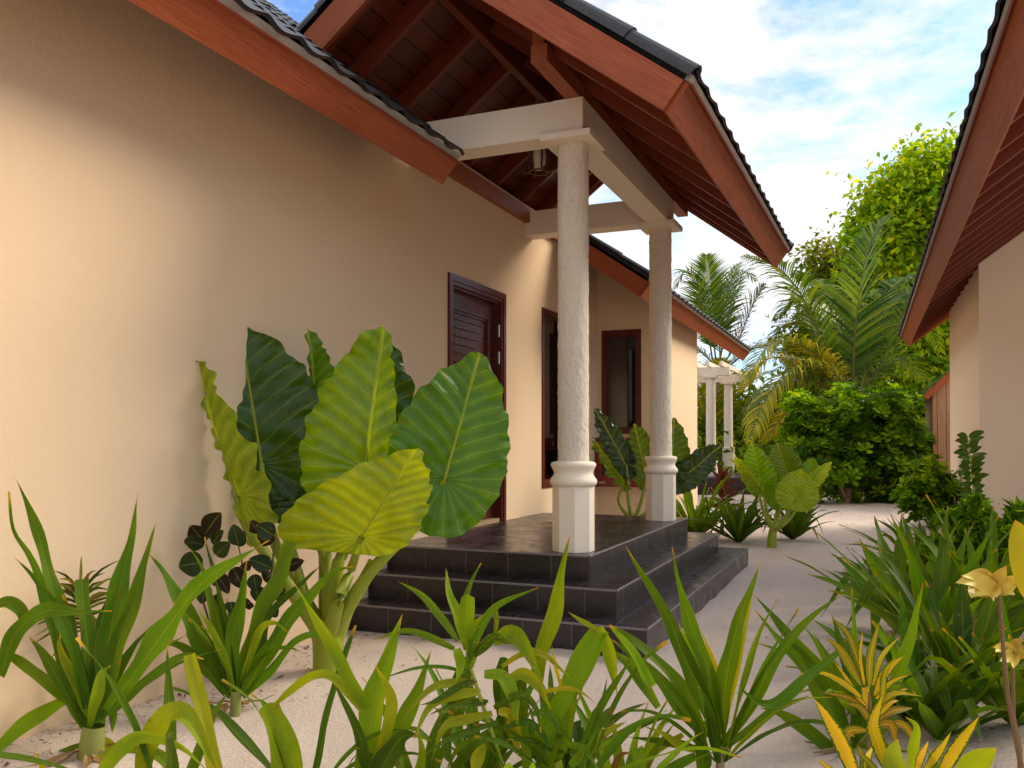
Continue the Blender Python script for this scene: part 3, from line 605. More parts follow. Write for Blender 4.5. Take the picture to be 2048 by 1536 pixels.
def strap_plant(name,label,cat,base_px,D,leaves,color,mat='strap',stem=None,group=None,scale=None,org=(0,0),fold=.42,wave=.17,stemmat='bulb',fill=7):
    """base_px: photo pixel of the foot; leaves: (pixel points, width in photo px, options)"""
    gx,gy=base_px; b=P(gx,gy,D); base=np.array([b[0],b[1],0.]); t=thing(name,label,cat,base,group)
    s=scale or 1.; cv=lambda q:(org[0]+q[0]*s,org[1]+q[1]*s)
    for lf in leaves:
        pts,wpx=lf[0],lf[1]*s; o=lf[2] if len(lf)>2 else {}
        d1=o.get('d',random.uniform(-.16,.10)); arch=o.get('arch',0)
        Q=[]; n=len(pts)
        for i,q in enumerate(pts):
            x,y=cv(q); f=(i/(n-1)); Q.append(P(x,y,D+d1*f+arch*math.sin(math.pi*f)+o.get('d0',0)))
        V,F,U=strap(Q,wpx*D/CF*.84,None,fold,o.get('wave',wave),o.get('n',28),o.get('blunt',False),o.get('prof'),o.get('twist',random.uniform(-.35,.35)),None,o.get('roll',random.uniform(-.3,.3)))
        mesh('leaf',V,F,M[o.get('mat',mat)],t,uv=U,smooth=True,color=jit(o.get('c',color)))
    for i in range(fill):
        az=random.uniform(0,6.28); el=random.uniform(.55,1.35); l=random.uniform(.30,.60); h=np.array([math.cos(az),math.sin(az),0]); d=h*math.cos(el)+np.array([0,0,math.sin(el)]); q=base+h*.02+np.array([0,0,.12]); Q=[q]; dr=random.uniform(.3,1.)
        for k in range(5): q=q+d*l/5; Q.append(q); d=d+np.array([0,0,-dr*.13*(k+.5)]); d/=np.linalg.norm(d)
        V,F,U=strap(Q,random.uniform(.03,.05),np.array([-math.sin(az),math.cos(az),0]),.4,.15,16,twist=random.uniform(-.8,.8)); mesh('leaf',V,F,M['strap'],t,uv=U,smooth=True,color=jit(random.choice([G1,GD,G2]),.2))
    for i in range(5):
        az=random.uniform(0,6.28); l=random.uniform(.07,.17); h=np.array([math.cos(az),math.sin(az),0]); q0=base+h*.03+np.array([0,0,.04]); V,F,U=strap([q0,base+h*l*.5+np.array([0,0,.035]),base+h*l+np.array([0,0,.014]),base+h*(l+.09)+np.array([0,0,.02])],random.uniform(.02,.045),np.array([-math.sin(az),math.cos(az),0]),.4,.2,12); mesh('dead_leaf',V,F,M['dead'],t,uv=U,smooth=True)
    if stem:
        x,y,w0,w1=stem; w0*=.8;w1*=.85; p1=P(*cv((x,y)),D); m=MB(); r0,r1=w0*s*D/CF/2,w1*s*D/CF/2; zz=base.copy(); zz[2]=-.03
        m.tube([zz,zz*.7+p1*.3,zz*.3+p1*.7,p1],[r0,r0*1.02,(r0+r1)/2,r1],12); m.out('stem',M[stemmat],t,smooth=True)
    return t
# ---- heart shaped leaf
def heart(parent,A,T,width,color,roll=0.,fold=.25,ruff=.03,lobe=.30,asym=(1,1),droop=.0,name='leaf',label=None,sinus=0.,curl=0.,pk=.74,shear=0.):
    A=np.array(A,float);T=np.array(T,float);ax=T-A;L=np.linalg.norm(ax);ax/=L; c=(A+T)/2; Nn=CAM-c; Nn-=ax*(Nn@ax); Nn/=np.linalg.norm(Nn); sd_=np.cross(ax,Nn); a=roll; s2=sd_*math.cos(a)+Nn*math.sin(a); n2=np.cross(s2,ax); s2=s2+ax*shear
    if n2@Nn<0: n2=-n2
    nt_,ns_=64,10; V=[];F=[];U=[];E=[]; ph=random.random()*6
    W=width/2/L
    def hw(t):
        q=(t+lobe)/(1+lobe)
        if q<=0: return .0
        f=math.sin(math.pi*min(1,q)**pk)**(.50+.16*q) if q<1 else 0.
        return f*W/.97
    for sg in (-1,1):
        b=len(V); asy=asym[0] if sg<0 else asym[1]
        for i in range(nt_+1):
            t=-lobe+(1+lobe)*i/nt_; w_=max(hw(t),.004)*asy; si=sinus*((-t)**.7)*1.3 if t<0 else 0.; si=min(si,w_*.9)
            for j in range(ns_+1):
                u=j/ns_; x=si+(w_-si)*u; y=t
                c_=y-.80*x+.45*x*x; phi=math.atan2(x,y) if (x>0 or y>0) else math.pi
                st=math.cos(2*math.pi*8.5*c_) if c_>0 else math.cos(2*math.pi*3.1*phi)
                z=fold*x*(1-.4*x/max(W,.01))+ .011*st*min(1,x*9)*(.5+.5*u)+.016*noise.noise(Vector((x*14,y*14,ph)))+.05*noise.noise(Vector((sg*x*3.3+ph*3,y*3.3,ph))) - droop*(y*y if y>0 else .8*y*y) - curl*x*x/W
                z+=ruff*math.sin(y*26+ph+sg*1.7+x*8)*u**3+ruff*.5*math.sin(y*61+ph*2)*u**6
                ee=u**2*.004*math.sin(y*71+ph)+u**3*.010*math.sin(y*31+ph)
                V.append(A+L*(ax*(y+ee)+s2*sg*(x+ee)+n2*z)); E.append(u if t<.98 else 1)
        k=ns_+1
        for i in range(nt_):
            for j in range(ns_):
                F.append([b+i*k+j,b+i*k+j+1,b+(i+1)*k+j+1,b+(i+1)*k+j]); 
                for (ii,jj) in ((i,j),(i,j+1),(i+1,j+1),(i+1,j)):
                    t=-lobe+(1+lobe)*ii/nt_; w_=max(hw(t),.004)*asy; si=min(sinus*((-t)**.7)*1.3 if t<0 else 0.,w_*.9); U.append((sg*(si+(w_-si)*jj/ns_),t))
    o=mesh(name,V,F,M['heart'],parent,uv=U,smooth=True,color=color,attr=E,label=label)
    # raised midrib
    m=MB(); m.tube([A+L*(ax*y-n2*(droop*y*y-.004)) for y in np.linspace(-.02,.94,10)],list(np.linspace(.011,.002,10)*L),6); m.out('midrib',M['stem'],o,smooth=True)
    return o
def petiole(parent,pts,r0,r1,mat='stem'):
    c=crom(pts,14); m=MB(); m.tube(c,list(np.linspace(r0,r1,14)),10); return m.out('stalk',M[mat],parent,smooth=True)
# ---- foliage clouds
def cloud(centers,n,size,cols,flat=.55,seed=1,shell=.55,elong=1.9,clump=None):
    """centers: (x,y,z,rx,ry,rz); many small folded leaves; returns V,F,tint"""
    r=np.random.default_rng(seed); cs=np.array(centers,float); vol=(cs[:,3]*cs[:,4]*cs[:,5])**(2/3); pk=r.choice(len(cs),n,p=vol/vol.sum()); c=cs[pk]
    if clump:
        m=int(n/clump); d=r.normal(size=(m,3)); d/=np.linalg.norm(d,axis=1)[:,None]; rad=shell+(1-shell)*r.random(m)**.6; rad*=np.minimum(1+.09*r.normal(size=m),1.08)
        cc=c[:m]; cl=cc[:,:3]+d*rad[:,None]*cc[:,3:]; q=r.integers(0,m,n); pos=cl[q]+r.normal(size=(n,3))*size*1.5; outd=d[q]; cj=r.random(m)[q]
    else:
        d=r.normal(size=(n,3)); d/=np.linalg.norm(d,axis=1)[:,None]; rad=shell+(1-shell)*r.random(n)**.6; pos=c[:,:3]+d*rad[:,None]*c[:,3:]; outd=d; cj=r.random(n)
    ax=outd*.7+r.normal(size=(n,3))*.6; ax[:,2]-=.35; ax/=np.linalg.norm(ax,axis=1)[:,None]
    up=r.normal(size=(n,3))*.5+np.array([0,0,1]); sd_=np.cross(ax,up); sd_/=np.linalg.norm(sd_,axis=1)[:,None]; nn=np.cross(sd_,ax)
    L=size*(.6+.8*r.random(n))[:,None]; Wd=L/elong
    a=pos-ax*L*.5; b_=pos+ax*L*.5-nn*L*.12; m1=pos+sd_*Wd*.5+nn*L*.06; m2=pos-sd_*Wd*.5+nn*L*.06
    V=np.stack([a,m1,b_,m2],1).reshape(-1,3); k=np.arange(n)*4; F=np.concatenate([np.stack([k,k+1,k+2],1),np.stack([k,k+2,k+3],1)])
    cols=np.array(cols,float); ci=np.clip((cj*.75+r.random(n)*.25)*len(cols),0,len(cols)-1).astype(int); col=cols[ci]*(.75+.5*r.random(n))[:,None]
    tint=np.repeat(np.concatenate([col,np.ones((n,1))],1),4,axis=0); return V,F,tint
def rosettes(centers,n,size,cols,seed=1,per=11,shell=.72):
    r=np.random.default_rng(seed); cs=np.array(centers,float); vol=(cs[:,3]*cs[:,4]*cs[:,5])**(2/3); V=[];F=[];Tn=[]; cols=np.array(cols,float)
    for i in range(n):
        c=cs[r.choice(len(cs),p=vol/vol.sum())]; d=r.normal(size=3); d/=np.linalg.norm(d); p=c[:3]+d*(shell+(1.18-shell)*r.random())*c[3:]
        ax=d*.6+np.array([0,0,.75]); ax/=np.linalg.norm(ax); ref=np.cross(ax,[.3,.7,.2]); ref/=np.linalg.norm(ref); r2=np.cross(ax,ref); col=cols[r.integers(len(cols))]
        for k in range(per):
            a=k*2.4+r.random()*.4; el=.15+.85*k/per; out=(ref*math.cos(a)+r2*math.sin(a)); dr=out*math.cos(el*1.2)+ax*math.sin(el*1.2); L=size*(.7+.5*r.random())*(1.1-.45*k/per); sd_=np.cross(dr,ax); sd_/=np.linalg.norm(sd_)+1e-9; nn=np.cross(sd_,dr)
            b=len(V); w_=L*.25; V+=[p,p+dr*L*.55+sd_*w_*.75+nn*L*.08,p+dr*L*.85+sd_*w_,p+dr*L*1.0,p+dr*L*.85-sd_*w_,p+dr*L*.55-sd_*w_*.75+nn*L*.08,p+dr*L*.6-nn*L*.02]
            F+=[[b,b+1,b+6],[b,b+6,b+5],[b+1,b+2,b+6],[b+6,b+4,b+5],[b+2,b+3,b+6],[b+3,b+4,b+6]]
            cc=col*(.7+.6*r.random()); Tn+=[(*cc,1)]*7
    return V,F,Tn
def frond(pts,leaf,n,cols,seed=0,droop=.35,width=.035,start=.12,spread=.75):
    r=np.random.default_rng(seed); c=crom(pts,40); V=[];F=[];T=[]; cols=np.array(cols,float)
    # rachis
    m=MB(); m.tube(c,list(np.linspace(.028,.005,40)),5); V+=[np.array(v) for v in m.V]; F+=m.F; T+=[(.22,.20,.05,1)]*len(m.V)
    for i in range(n):
        t=start+(1-start)*i/(n-1); f=t*39; j=min(int(f),38); p=c[j]*(1-(f-j))+c[j+1]*(f-j); tg=c[j+1]-c[j]; tg/=np.linalg.norm(tg)
        up=np.array([0,0,1.])-tg*tg[2]
        if np.linalg.norm(up)<.15: up=CAM-p; up-=tg*(up@tg)
        up/=np.linalg.norm(up)
        s0=np.cross(tg,up); 
        for sg in (-1,1):
            L=leaf*(math.sin(math.pi*min(1,.18+.80*(t-start)/(1-start)))**.7)*(.85+.3*r.random()); dr=s0*sg*spread+tg*(.55+.3*t)+up*(.18+.1*r.normal()); dr/=np.linalg.norm(dr)
            w_=width*(.8+.4*r.random()); q=p.copy(); b=len(V); d=dr.copy(); wd=np.cross(d,up); wd/=np.linalg.norm(wd)+1e-9; col=cols[r.integers(len(cols))]*(.75+.5*r.random()); ns=4; dl=droop*(.7+.6*r.random())
            for k in range(ns+1):
                ww=w_*.5*(1 if 0<k<3 else (.6 if k<3 else (.6 if k==3 else .05))); V+=[q-wd*ww,q+wd*ww]; T+=[(*col,1)]*2
                q=q+d*L/ns; d=d+np.array([0,0,-1])*dl*(k+1)/ns; d/=np.linalg.norm(d)
            for k in range(ns): F.append([b+2*k,b+2*k+1,b+2*k+3,b+2*k+2])
    return V,F,T
# ================================================================= ELEPHANT EAR BESIDE THE WALL
def Z4(x,y,D): return P(340+.3516*x,600+.3516*y,D)
def elephant_main():
    D=4.50; b=P(655,1338,D); base=np.array([b[0],b[1],0]); t=thing('elephant_ear_plant','large elephant ear plant with eight broad leaves beside the wall and porch steps','plant',base)
    px=1/CF; W=lambda z,d: z*.3516*d/CF
    DG=(.042,.115,.006); MG=(.075,.20,.003); LG=(.18,.33,.005); YG=(.33,.44,.006)
    foot=base+np.array([0,0,.03]); crown=P(660,1235,D)
    m=MB(); m.tube([base-np.array([0,0,.05]),P(655,1320,D),P(656,1280,D),crown],[.078,.075,.08,.070],18); m.out('trunk',M['stem'],t,smooth=True)
    specs=[ # A, T, depthA, depthT, width, colour, kw, petiole mid pts
     ((520,930),(395,138),4.62,4.66,600,DG,dict(roll=.0,fold=.12,lobe=.40,droop=.05,pk=.9,asym=(.72,1.3)),[(560,1250),(640,1480)]),
     ((378,1120),(137,312),4.40,4.35,560,(.24,.36,.015),dict(roll=.85,fold=.25,lobe=.36,ruff=.035,droop=.02,asym=(.10,1.),pk=.5),[(430,1290),(570,1480)]),
     ((850,720),(788,165),4.75,4.80,330,MG,dict(roll=.35,fold=.30,lobe=.25,asym=(.2,1.0),pk=.62),[(860,1100),(880,1450)]),
     ((1150,1000),(1235,225),4.70,4.78,500,(.035,.095,.005),dict(roll=-.1,fold=.22,lobe=.3,asym=(1,.95)),[(1090,1250),(960,1500)]),
     ((1112,965),(1214,140),4.42,4.40,520,LG,dict(roll=.22,fold=.25,lobe=.32,asym=(1.4,.62),ruff=.03,pk=.60),[(1095,1200),(960,1480)]),
     ((1562,1020),(1762,305),4.28,4.36,640,MG,dict(roll=-.08,fold=.12,lobe=.44,asym=(1.08,.98),ruff=.018,pk=.78),[(1380,1300),(1130,1560)]),
     ((1090,1350),(1392,852),4.22,4.10,800,YG,dict(roll=.12,fold=.12,lobe=.20,asym=(1.08,.62),ruff=.024,droop=.04,pk=.56,shear=.55),[(1020,1560),(960,1700)]),
     ((830,1290),(560,1010),4.60,4.70,300,(.035,.075,.010),dict(roll=-.3,fold=.3,lobe=.3),[(860,1420),(900,1560)]),
    ]
    for A,T,da,dt,wd,col,kw,mid in specs:
        a=Z4(*A,da); o=heart(t,a,Z4(*T,dt),W(wd,da),col,**kw); petiole(o,[foot+np.array([0,0,.12]),]+[Z4(*q,(da*.35+D*.65) if i else (da*.7+D*.3)) for i,q in enumerate(mid[::-1])][::1]+[a],.046,.014)
    for q,r0 in ((( 700,1420),.03),((900,1430),.032),((1150,1480),.03)): petiole(t,[foot,Z4(q[0]*.6+880*.4,1700,D),Z4(*q,D+.05)],.04,.018)
elephant_main()
def elephant_far():
    D=8.85; Z=lambda x,y,d=8.85: P(1140+.293*x,780+.293*y,d); b=Z(440,1010); base=np.array([b[0],b[1],0]); W=lambda z:z*.293*D/CF
    t=thing('elephant_ear_plant','dark leaved elephant ear plant growing behind the second porch column','plant',base)
    foot=base+np.array([0,0,.1]); DG=(.028,.062,.028); MG=(.06,.12,.012)
    for A,T,wd,col,kw,mid in [((385,520),(165,122),170,DG,dict(roll=-.3,fold=.2,lobe=.2),(400,760)),((370,640),(157,320),120,MG,dict(roll=.9,fold=.5,lobe=.15,ruff=.05),(330,760)),
        ((520,600),(440,228),260,MG,dict(roll=.2,lobe=.25,asym=(.7,1.)),(480,780)),((690,560),(712,190),240,MG,dict(roll=0,lobe=.3),(560,800)),((720,640),(1040,372),210,DG,dict(roll=-.2,lobe=.15,ruff=.04),(560,860))]:
        a=Z(*A); o=heart(t,a,Z(*T),W(wd),col,**kw); petiole(o,[foot,Z(430,920),Z(*mid),a],.03,.012)
elephant_far()
def elephant_path():
    b=P(1543,1092,9.8); D=9.8; Z=lambda x,y,d=9.8: P(1140+.293*x,780+.293*y,d); base=np.array([b[0],b[1],0]); W=lambda z:z*.293*D/CF
    t=thing('elephant_ear_plant','bright yellow-green elephant ear plant standing in sand beyond the steps','plant',base)
    foot=base+np.array([0,0,.12]); m=MB(); m.tube([base-np.array([0,0,.03]),Z(1378,1010),Z(1390,930)],[.055,.05,.04],12); m.out('trunk',M['stem'],t,smooth=True)
    L=(.14,.31,.005); Y=(.29,.43,.007)
    for A,T,wd,col,kw,mid,dd in [((1310,650),(1238,362),215,L,dict(roll=.2,lobe=.28),(1350,850),0),((1480,560),(1412,356),230,(.09,.17,.01),dict(roll=0,lobe=.35),(1420,800),.25),((1270,640),(1122,442),130,Y,dict(roll=.9,fold=.5,lobe=.3,ruff=.05),(1330,850),-.05),
        ((1545,750),(1575,540),270,Y,dict(roll=0,lobe=.38,fold=.1),(1440,930),-.25),((1625,590),(1665,462),140,L,dict(roll=.3,lobe=.4),(1480,850),.2),((1640,640),(1787,492),110,Y,dict(roll=-.3,lobe=.3),(1500,880),.1),((1440,760),(1400,560),190,L,dict(roll=.1,lobe=.3),(1420,880),.1)]:
        a=Z(A[0],A[1],D+dd); o=heart(t,a,Z(T[0],T[1],D+dd),W(wd),col,**kw); petiole(o,[foot,Z(1385,960),Z(mid[0],mid[1],D+dd*.6),a],.026,.010)
elephant_path()
# ================================================================= FOREGROUND STRAP PLANTS (pixel traced in enlarged crops)
o1,s1=(0,900),.414
strap_plant('crinum_lily','tall crinum lily with pale bulb, leftmost plant against the wall','plant',(178,1505),3.25,[
 ([(430,1340),(340,1040),(235,590),(165,350),(68,118)],100),([(400,1340),(250,800),(150,520),(70,380),(42,200)],70),([(430,1300),(330,900),(180,640),(65,515)],70),
 ([(460,1300),(430,1000),(395,625)],98,{'blunt':1}),([(480,1320),(520,950),(590,620),(640,400),(668,205)],118),([(490,1300),(570,950),(660,690),(705,510),(762,325)],92),
 ([(520,1260),(700,1010),(850,800),(1000,620),(1150,530),(1302,437)],118,{'d':-.35}),([(540,1260),(680,1130),(800,1040),(900,990),(985,1010)],66),
 ([(390,1290),(330,1200),(150,1060),(60,1000),(-60,960)],80),([(410,1330),(320,1180),(220,1000),(140,905)],85),
 ([(-60,1480),(120,1330),(270,1230),(400,1165),(512,1135)],82,{'d':.3,'c':G2}),([(0,1090),(70,900),(150,820),(240,775),(400,785),(545,780)],95,{'d':-.2}),
 ([(-40,760),(40,735),(110,800),(60,900)],70),([(400,1420),(250,1480),(150,1545)],38),([(500,1280),(535,1230),(545,1300),(540,1372)],48),([(450,1290),(360,950),(340,800),(300,700)],70,{'c':GD}),
 ([(470,1300),(480,900),(520,700)],90,{'c':GD}),([(440,1300),(300,980),(290,880)],60,{'c':GY}),([(500,1290),(560,1100),(640,950),(720,860)],60,{'c':GD}),([(450,1400),(520,1420),(590,1500)],75,{'c':GY}),
],G1,stem=(455,1330,150,120),org=o1,scale=s1,stemmat='bulb')
strap_plant('crinum_lily','crinum lily on short bulb in sand left of the elephant ear','plant',(470,1425),3.80,[
 ([(1120,1190),(1000,970),(900,790),(800,600),(715,498)],105),([(1130,1150),(1080,950),(1050,800),(1008,660)],55),([(1140,1180),(1120,950),(1155,760),(1190,535)],96),
 ([(1155,1180),(1230,850),(1330,640),(1405,440)],96,{'blunt':1}),([(1170,1190),(1300,970),(1430,780),(1600,600),(1720,560)],92),([(1175,1190),(1300,1070),(1420,930),(1540,890),(1640,960)],52),
 ([(1090,1180),(1000,1060),(900,960),(800,930),(728,962)],66),([(1120,1150),(1040,850),(1000,640),(960,540),(900,458)],48),([(1165,1130),(1250,880),(1330,835),(1400,888)],50,{'c':G3}),
 ([(1140,1180),(1100,900),(1060,700),(990,420)],42,{'c':GD}),([(1150,1190),(1240,1000),(1300,800),(1480,620),(1546,560)],60,{'c':GD}),([(1130,1190),(1040,1000),(960,900),(880,820)],70,{'c':GD}),
],G1,stem=(1140,1160,62,66),org=o1,scale=s1)
o2,s2=(500,1040),.3906
strap_plant('broad_leaf_lily','lime green lily with broad leaves sprinkled with pale spots, bottom left corner','plant',(360,1700),2.55,[
 ([(-190,1500),(-110,1290),(-40,1080),(60,930),(120,990),(200,1180),(260,1400)],0.1),
],G2)if 0 else None
strap_plant('arching_lily','lime green lily with broad arching spotted leaves, cut by the bottom left edge','plant',(345,1760),2.45,[
 ([(560,1700),(480,1590),(640,1400),(760,1390),(880,1440),(1010,1560)],78,{'mat':'speck','c':G3,'d':-.15}),([(690,1600),(715,1400),(800,1300),(880,1280),(960,1370),(1060,1560)],140,{'mat':'speck','c':G3}),
 ([(1060,1640),(1010,1400),(950,1150),(915,990)],92,{'blunt':1,'c':GY,'d':.1}),([(380,1620),(250,1590),(200,1520),(165,1457)],42,{'c':GY}),([(680,1480),(690,1400),(760,1310)],50,{'c':G2}),
 ([(900,1700),(800,1500),(600,1440),(440,1500)],80,{'c':G2})],G2,org=o1,scale=s1,stem=(900,1650,90,70))
strap_plant('arching_lily','lily with one thick upright spotted leaf and long twisted left leaf at bottom edge','plant',(605,1740),2.55,[
 ([(230,1500),(180,1200),(110,1000),(100,935)],165,{'mat':'speck','c':G2,'blunt':1}),([(560,1330),(620,1020),(690,740),(782,478)],150,{'c':G2}),([(600,960),(470,740),(370,560),(290,420),(218,310)],88,{'c':G2}),
 ([(580,980),(440,810),(330,795),(200,880),(28,1040)],62,{'c':G3}),([(720,1200),(800,1000),(860,860),(930,660)],95,{'c':G2}),([(690,1130),(740,1090),(830,1100),(930,1130)],38,{'c':G3,'mat':'speck'}),
 ([(640,1300),(700,1060),(720,900),(640,740)],90,{'c':GY}),([(520,1400),(560,1260),(602,1128)],60,{'c':GY}),([(640,1340),(760,1130),(850,1100)],150,{'c':GD}),([(830,1400),(880,1200),(860,1060)],60,{'c':G2}),
 ([(600,1300),(560,1100),(430,830)],70,{'c':GD}),([(250,1500),(300,1300)],60,{'c':GD})],G2,org=o2,scale=s2,stem=(620,1300,120,110),stemmat='stem')
strap_plant('song_of_india','leaning dracaena with yellow-speckled drooping leaves in the middle foreground','plant',(1065,1640),2.55,[
 ([(1110,650),(1080,500),(1020,380),(1003,245)],72,{'c':G2}),([(1100,640),(1100,450),(1130,330),(1184,220)],42),([(1115,660),(1112,500),(1115,380)],92,{'blunt':1,'c':G2}),([(1065,620),(980,500),(890,390),(762,316)],55),
 ([(1110,740),(1160,600),(1270,440),(1484,342)],52),([(1120,760),(1150,560),(1200,480)],85,{'c':G3}),([(1045,660),(900,590),(780,570),(636,615)],48),([(1060,660),(1072,740),(1052,830)],76,{'c':G3}),([(1140,790),(1000,755),(850,760),(690,805)],28),
 ([(1150,830),(1030,830),(920,870),(800,1000)],55,{'c':GY}),([(1180,880),(1050,890),(920,960),(835,1130)],60,{'c':GY}),([(1210,940),(1100,950),(1000,960),(910,1000)],38,{'c':GD}),([(1240,990),(1110,1020),(1000,1060),(930,1230)],58,{'c':GY}),
 ([(1200,790),(1290,800),(1345,900),(1372,1055)],84,{'c':G3}),([(1320,815),(1400,790),(1480,860),(1542,972)],66,{'c':GY}),([(1270,980),(1330,1000),(1362,1120),(1372,1215)],84,{'c':GY}),([(1250,620),(1340,590),(1420,680),(1500,830)],95,{'c':G2}),
 ([(1290,750),(1390,690),(1500,690),(1650,820)],42,{'c':GY}),([(1440,990),(1530,990),(1600,1070),(1672,1170)],62),([(1480,890),(1600,860),(1690,880),(1785,955)],34,{'c':GY}),([(1150,1290),(1170,1200),(1220,1130)],90,{'c':GY}),
 ([(1130,700),(1250,600),(1330,640)],70,{'c':GD}),([(1160,820),(1080,850),(950,930),(860,950)],40,{'c':GD}),([(1220,930),(1130,930),(1010,1000),(960,1090)],45,{'c':G1}),([(1260,1040),(1120,1080),(1000,1130),(900,1200)],40,{'c':GD}),([(1270,1080),(1150,1120),(1060,1180),(1000,1300)],40,{'c':G1}),
 ([(1250,960),(1380,900),(1460,960),(1490,1090)],50,{'c':GD}),([(1300,1060),(1420,1030),(1500,1100),(1530,1200)],50,{'c':GD}),([(1330,1120),(1450,1130),(1550,1180),(1700,1190)],36,{'c':GD}),([(1600,1150),(1700,1170),(1790,1290)],50),
 ([(1110,700),(1060,900),(1080,1100)],130,{'c':GD,'d':.15}),([(1300,700),(1290,900),(1320,1150)],110,{'c':GD,'d':.15}),([(1400,800),(1380,950),(1420,1200)],90,{'c':GD,'d':.2}),([(1250,430),(1265,520),(1240,640)],36,{'c':G1}),([(1000,1000),(1010,1150),(1040,1300)],60,{'c':GD}),
],G1,mat='speck',org=o2,scale=s2,stem=(1130,760,30,22),stemmat='stem')
strap_plant('crinum_lily','crinum lily with a folded leaf and brown dead tips right of the speckled dracaena','plant',(1150,1690),2.62,[
 ([(1470,860),(1500,640),(1570,450),(1600,250),(1638,78)],104,{'c':G2}),([(1480,1150),(1590,920),(1720,690),(1790,550)],155,{'blunt':1,'c':G2}),([(1792,545),(1835,660),(1880,895)],74,{'c':G3}),([(1780,560),(1700,520),(1628,470)],34,{'c':GY}),
 ([(2060,850),(1960,680),(1845,538)],74,{'c':G2}),([(1680,1180),(1780,980),(1870,840),(1965,685)],52,{'c':G1}),([(1560,1250),(1620,1100),(1680,860)],70,{'c':G2}),([(1700,1240),(1780,1120),(1930,1030)],70,{'c':GY}),([(1640,1260),(1780,1150),(1945,1110)],75,{'c':G2}),
 ([(1720,1250),(1790,1000),(1830,800)],48),([(1600,870),(1570,760),(1545,640)],26,{'c':GY}),([(1850,1300),(1900,1210),(1950,1190)],34,{'c':(.12,.06,.02)}),([(1530,1260),(1520,1000),(1480,800)],120,{'c':G1,'d':.1}),([(2090,960),(1960,760),(1870,680),(1850,620)],70,{'c':G1,'d':.1})],G1,org=o2,scale=s2,stem=(1560,1230,110,80),stemmat='stem')
o3,s3=(1100,1060),.3125
strap_plant('crinum_lily','crinum lily with bold upright V of leaves before the right end of the steps','plant',(1440,1660),2.9,[
 ([(1080,1390),(990,1090),(850,800),(760,560),(640,370),(484,103)],124),([(1090,1300),(1010,900),(900,600),(830,350),(785,103)],120),([(1080,1300),(950,900),(818,578)],112,{'c':G2}),([(1090,1360),(1130,950),(1190,650),(1270,420),(1347,198)],128),
 ([(1000,1330),(800,1080),(650,900),(500,780),(395,700)],115),([(970,1260),(830,1000),(650,800),(500,680),(385,608)],108),([(1100,1380),(1280,1140),(1410,880),(1560,680),(1700,530),(1895,398)],95),([(1110,1400),(1300,1250),(1440,1150),(1655,1060)],76),
 ([(1840,785),(1650,950),(1430,1110),(1290,1080),(1180,975)],88),([(1000,1430),(850,1370),(700,1350),(500,1325)],64),([(990,1430),(830,1370),(720,1300),(608,1260)],58,{'c':GY}),([(850,1310),(710,1400),(580,1530)],56,{'c':GY}),([(980,1560),(975,1400),(975,1275)],130,{'blunt':1,'c':G1}),
 ([(930,1440),(800,1500),(700,1540)],60),([(1090,1300),(1060,900),(960,620)],60,{'c':GY}),([(1110,1300),(1230,750),(1325,200)],40,{'c':GY}),([(1000,1280),(1010,1210),(1050,1200)],60,{'c':G2})],G1,org=o3,scale=s3,stem=(1090,1400,80,60),stemmat='bark')
strap_plant('crinum_lily','crinum lily with dark crossing leaves behind the yellow croton','plant',(1715,1525),3.35,[
 ([(1900,1420),(1760,1080),(1600,850),(1450,680),(1313,512)],118),([(1920,1330),(1760,920),(1560,710),(1420,540),(1288,398)],98),([(1880,1440),(1650,1290),(1480,1170),(1320,1130)],118),([(1960,1220),(1850,920),(1760,780),(1673,638)],56),
 ([(1930,1400),(1990,1150),(2080,1000),(2200,880)],90),([(1900,1420),(2050,1200),(2220,960),(2350,500),(2390,330)],105,{'c':G2}),([(1950,1430),(2100,1300),(2250,1180)],90,{'c':G2})],G1,org=o3,scale=s3,stem=(1920,1400,90,60),stemmat='stem')
o4,s4=(1540,1000),.349
def croton(label,base_px,D,leaves,org,scale,stem):
    return strap_plant('croton','%s'%label,'plant',base_px,D,leaves,(.55,.40,.02),mat='croton',org=org,scale=scale,stem=stem,stemmat='twig',fold=.35,wave=.03,group=None,fill=0)
YL=(.72,.50,.015); YG2=(.30,.28,.015); YD=(.34,.22,.02)
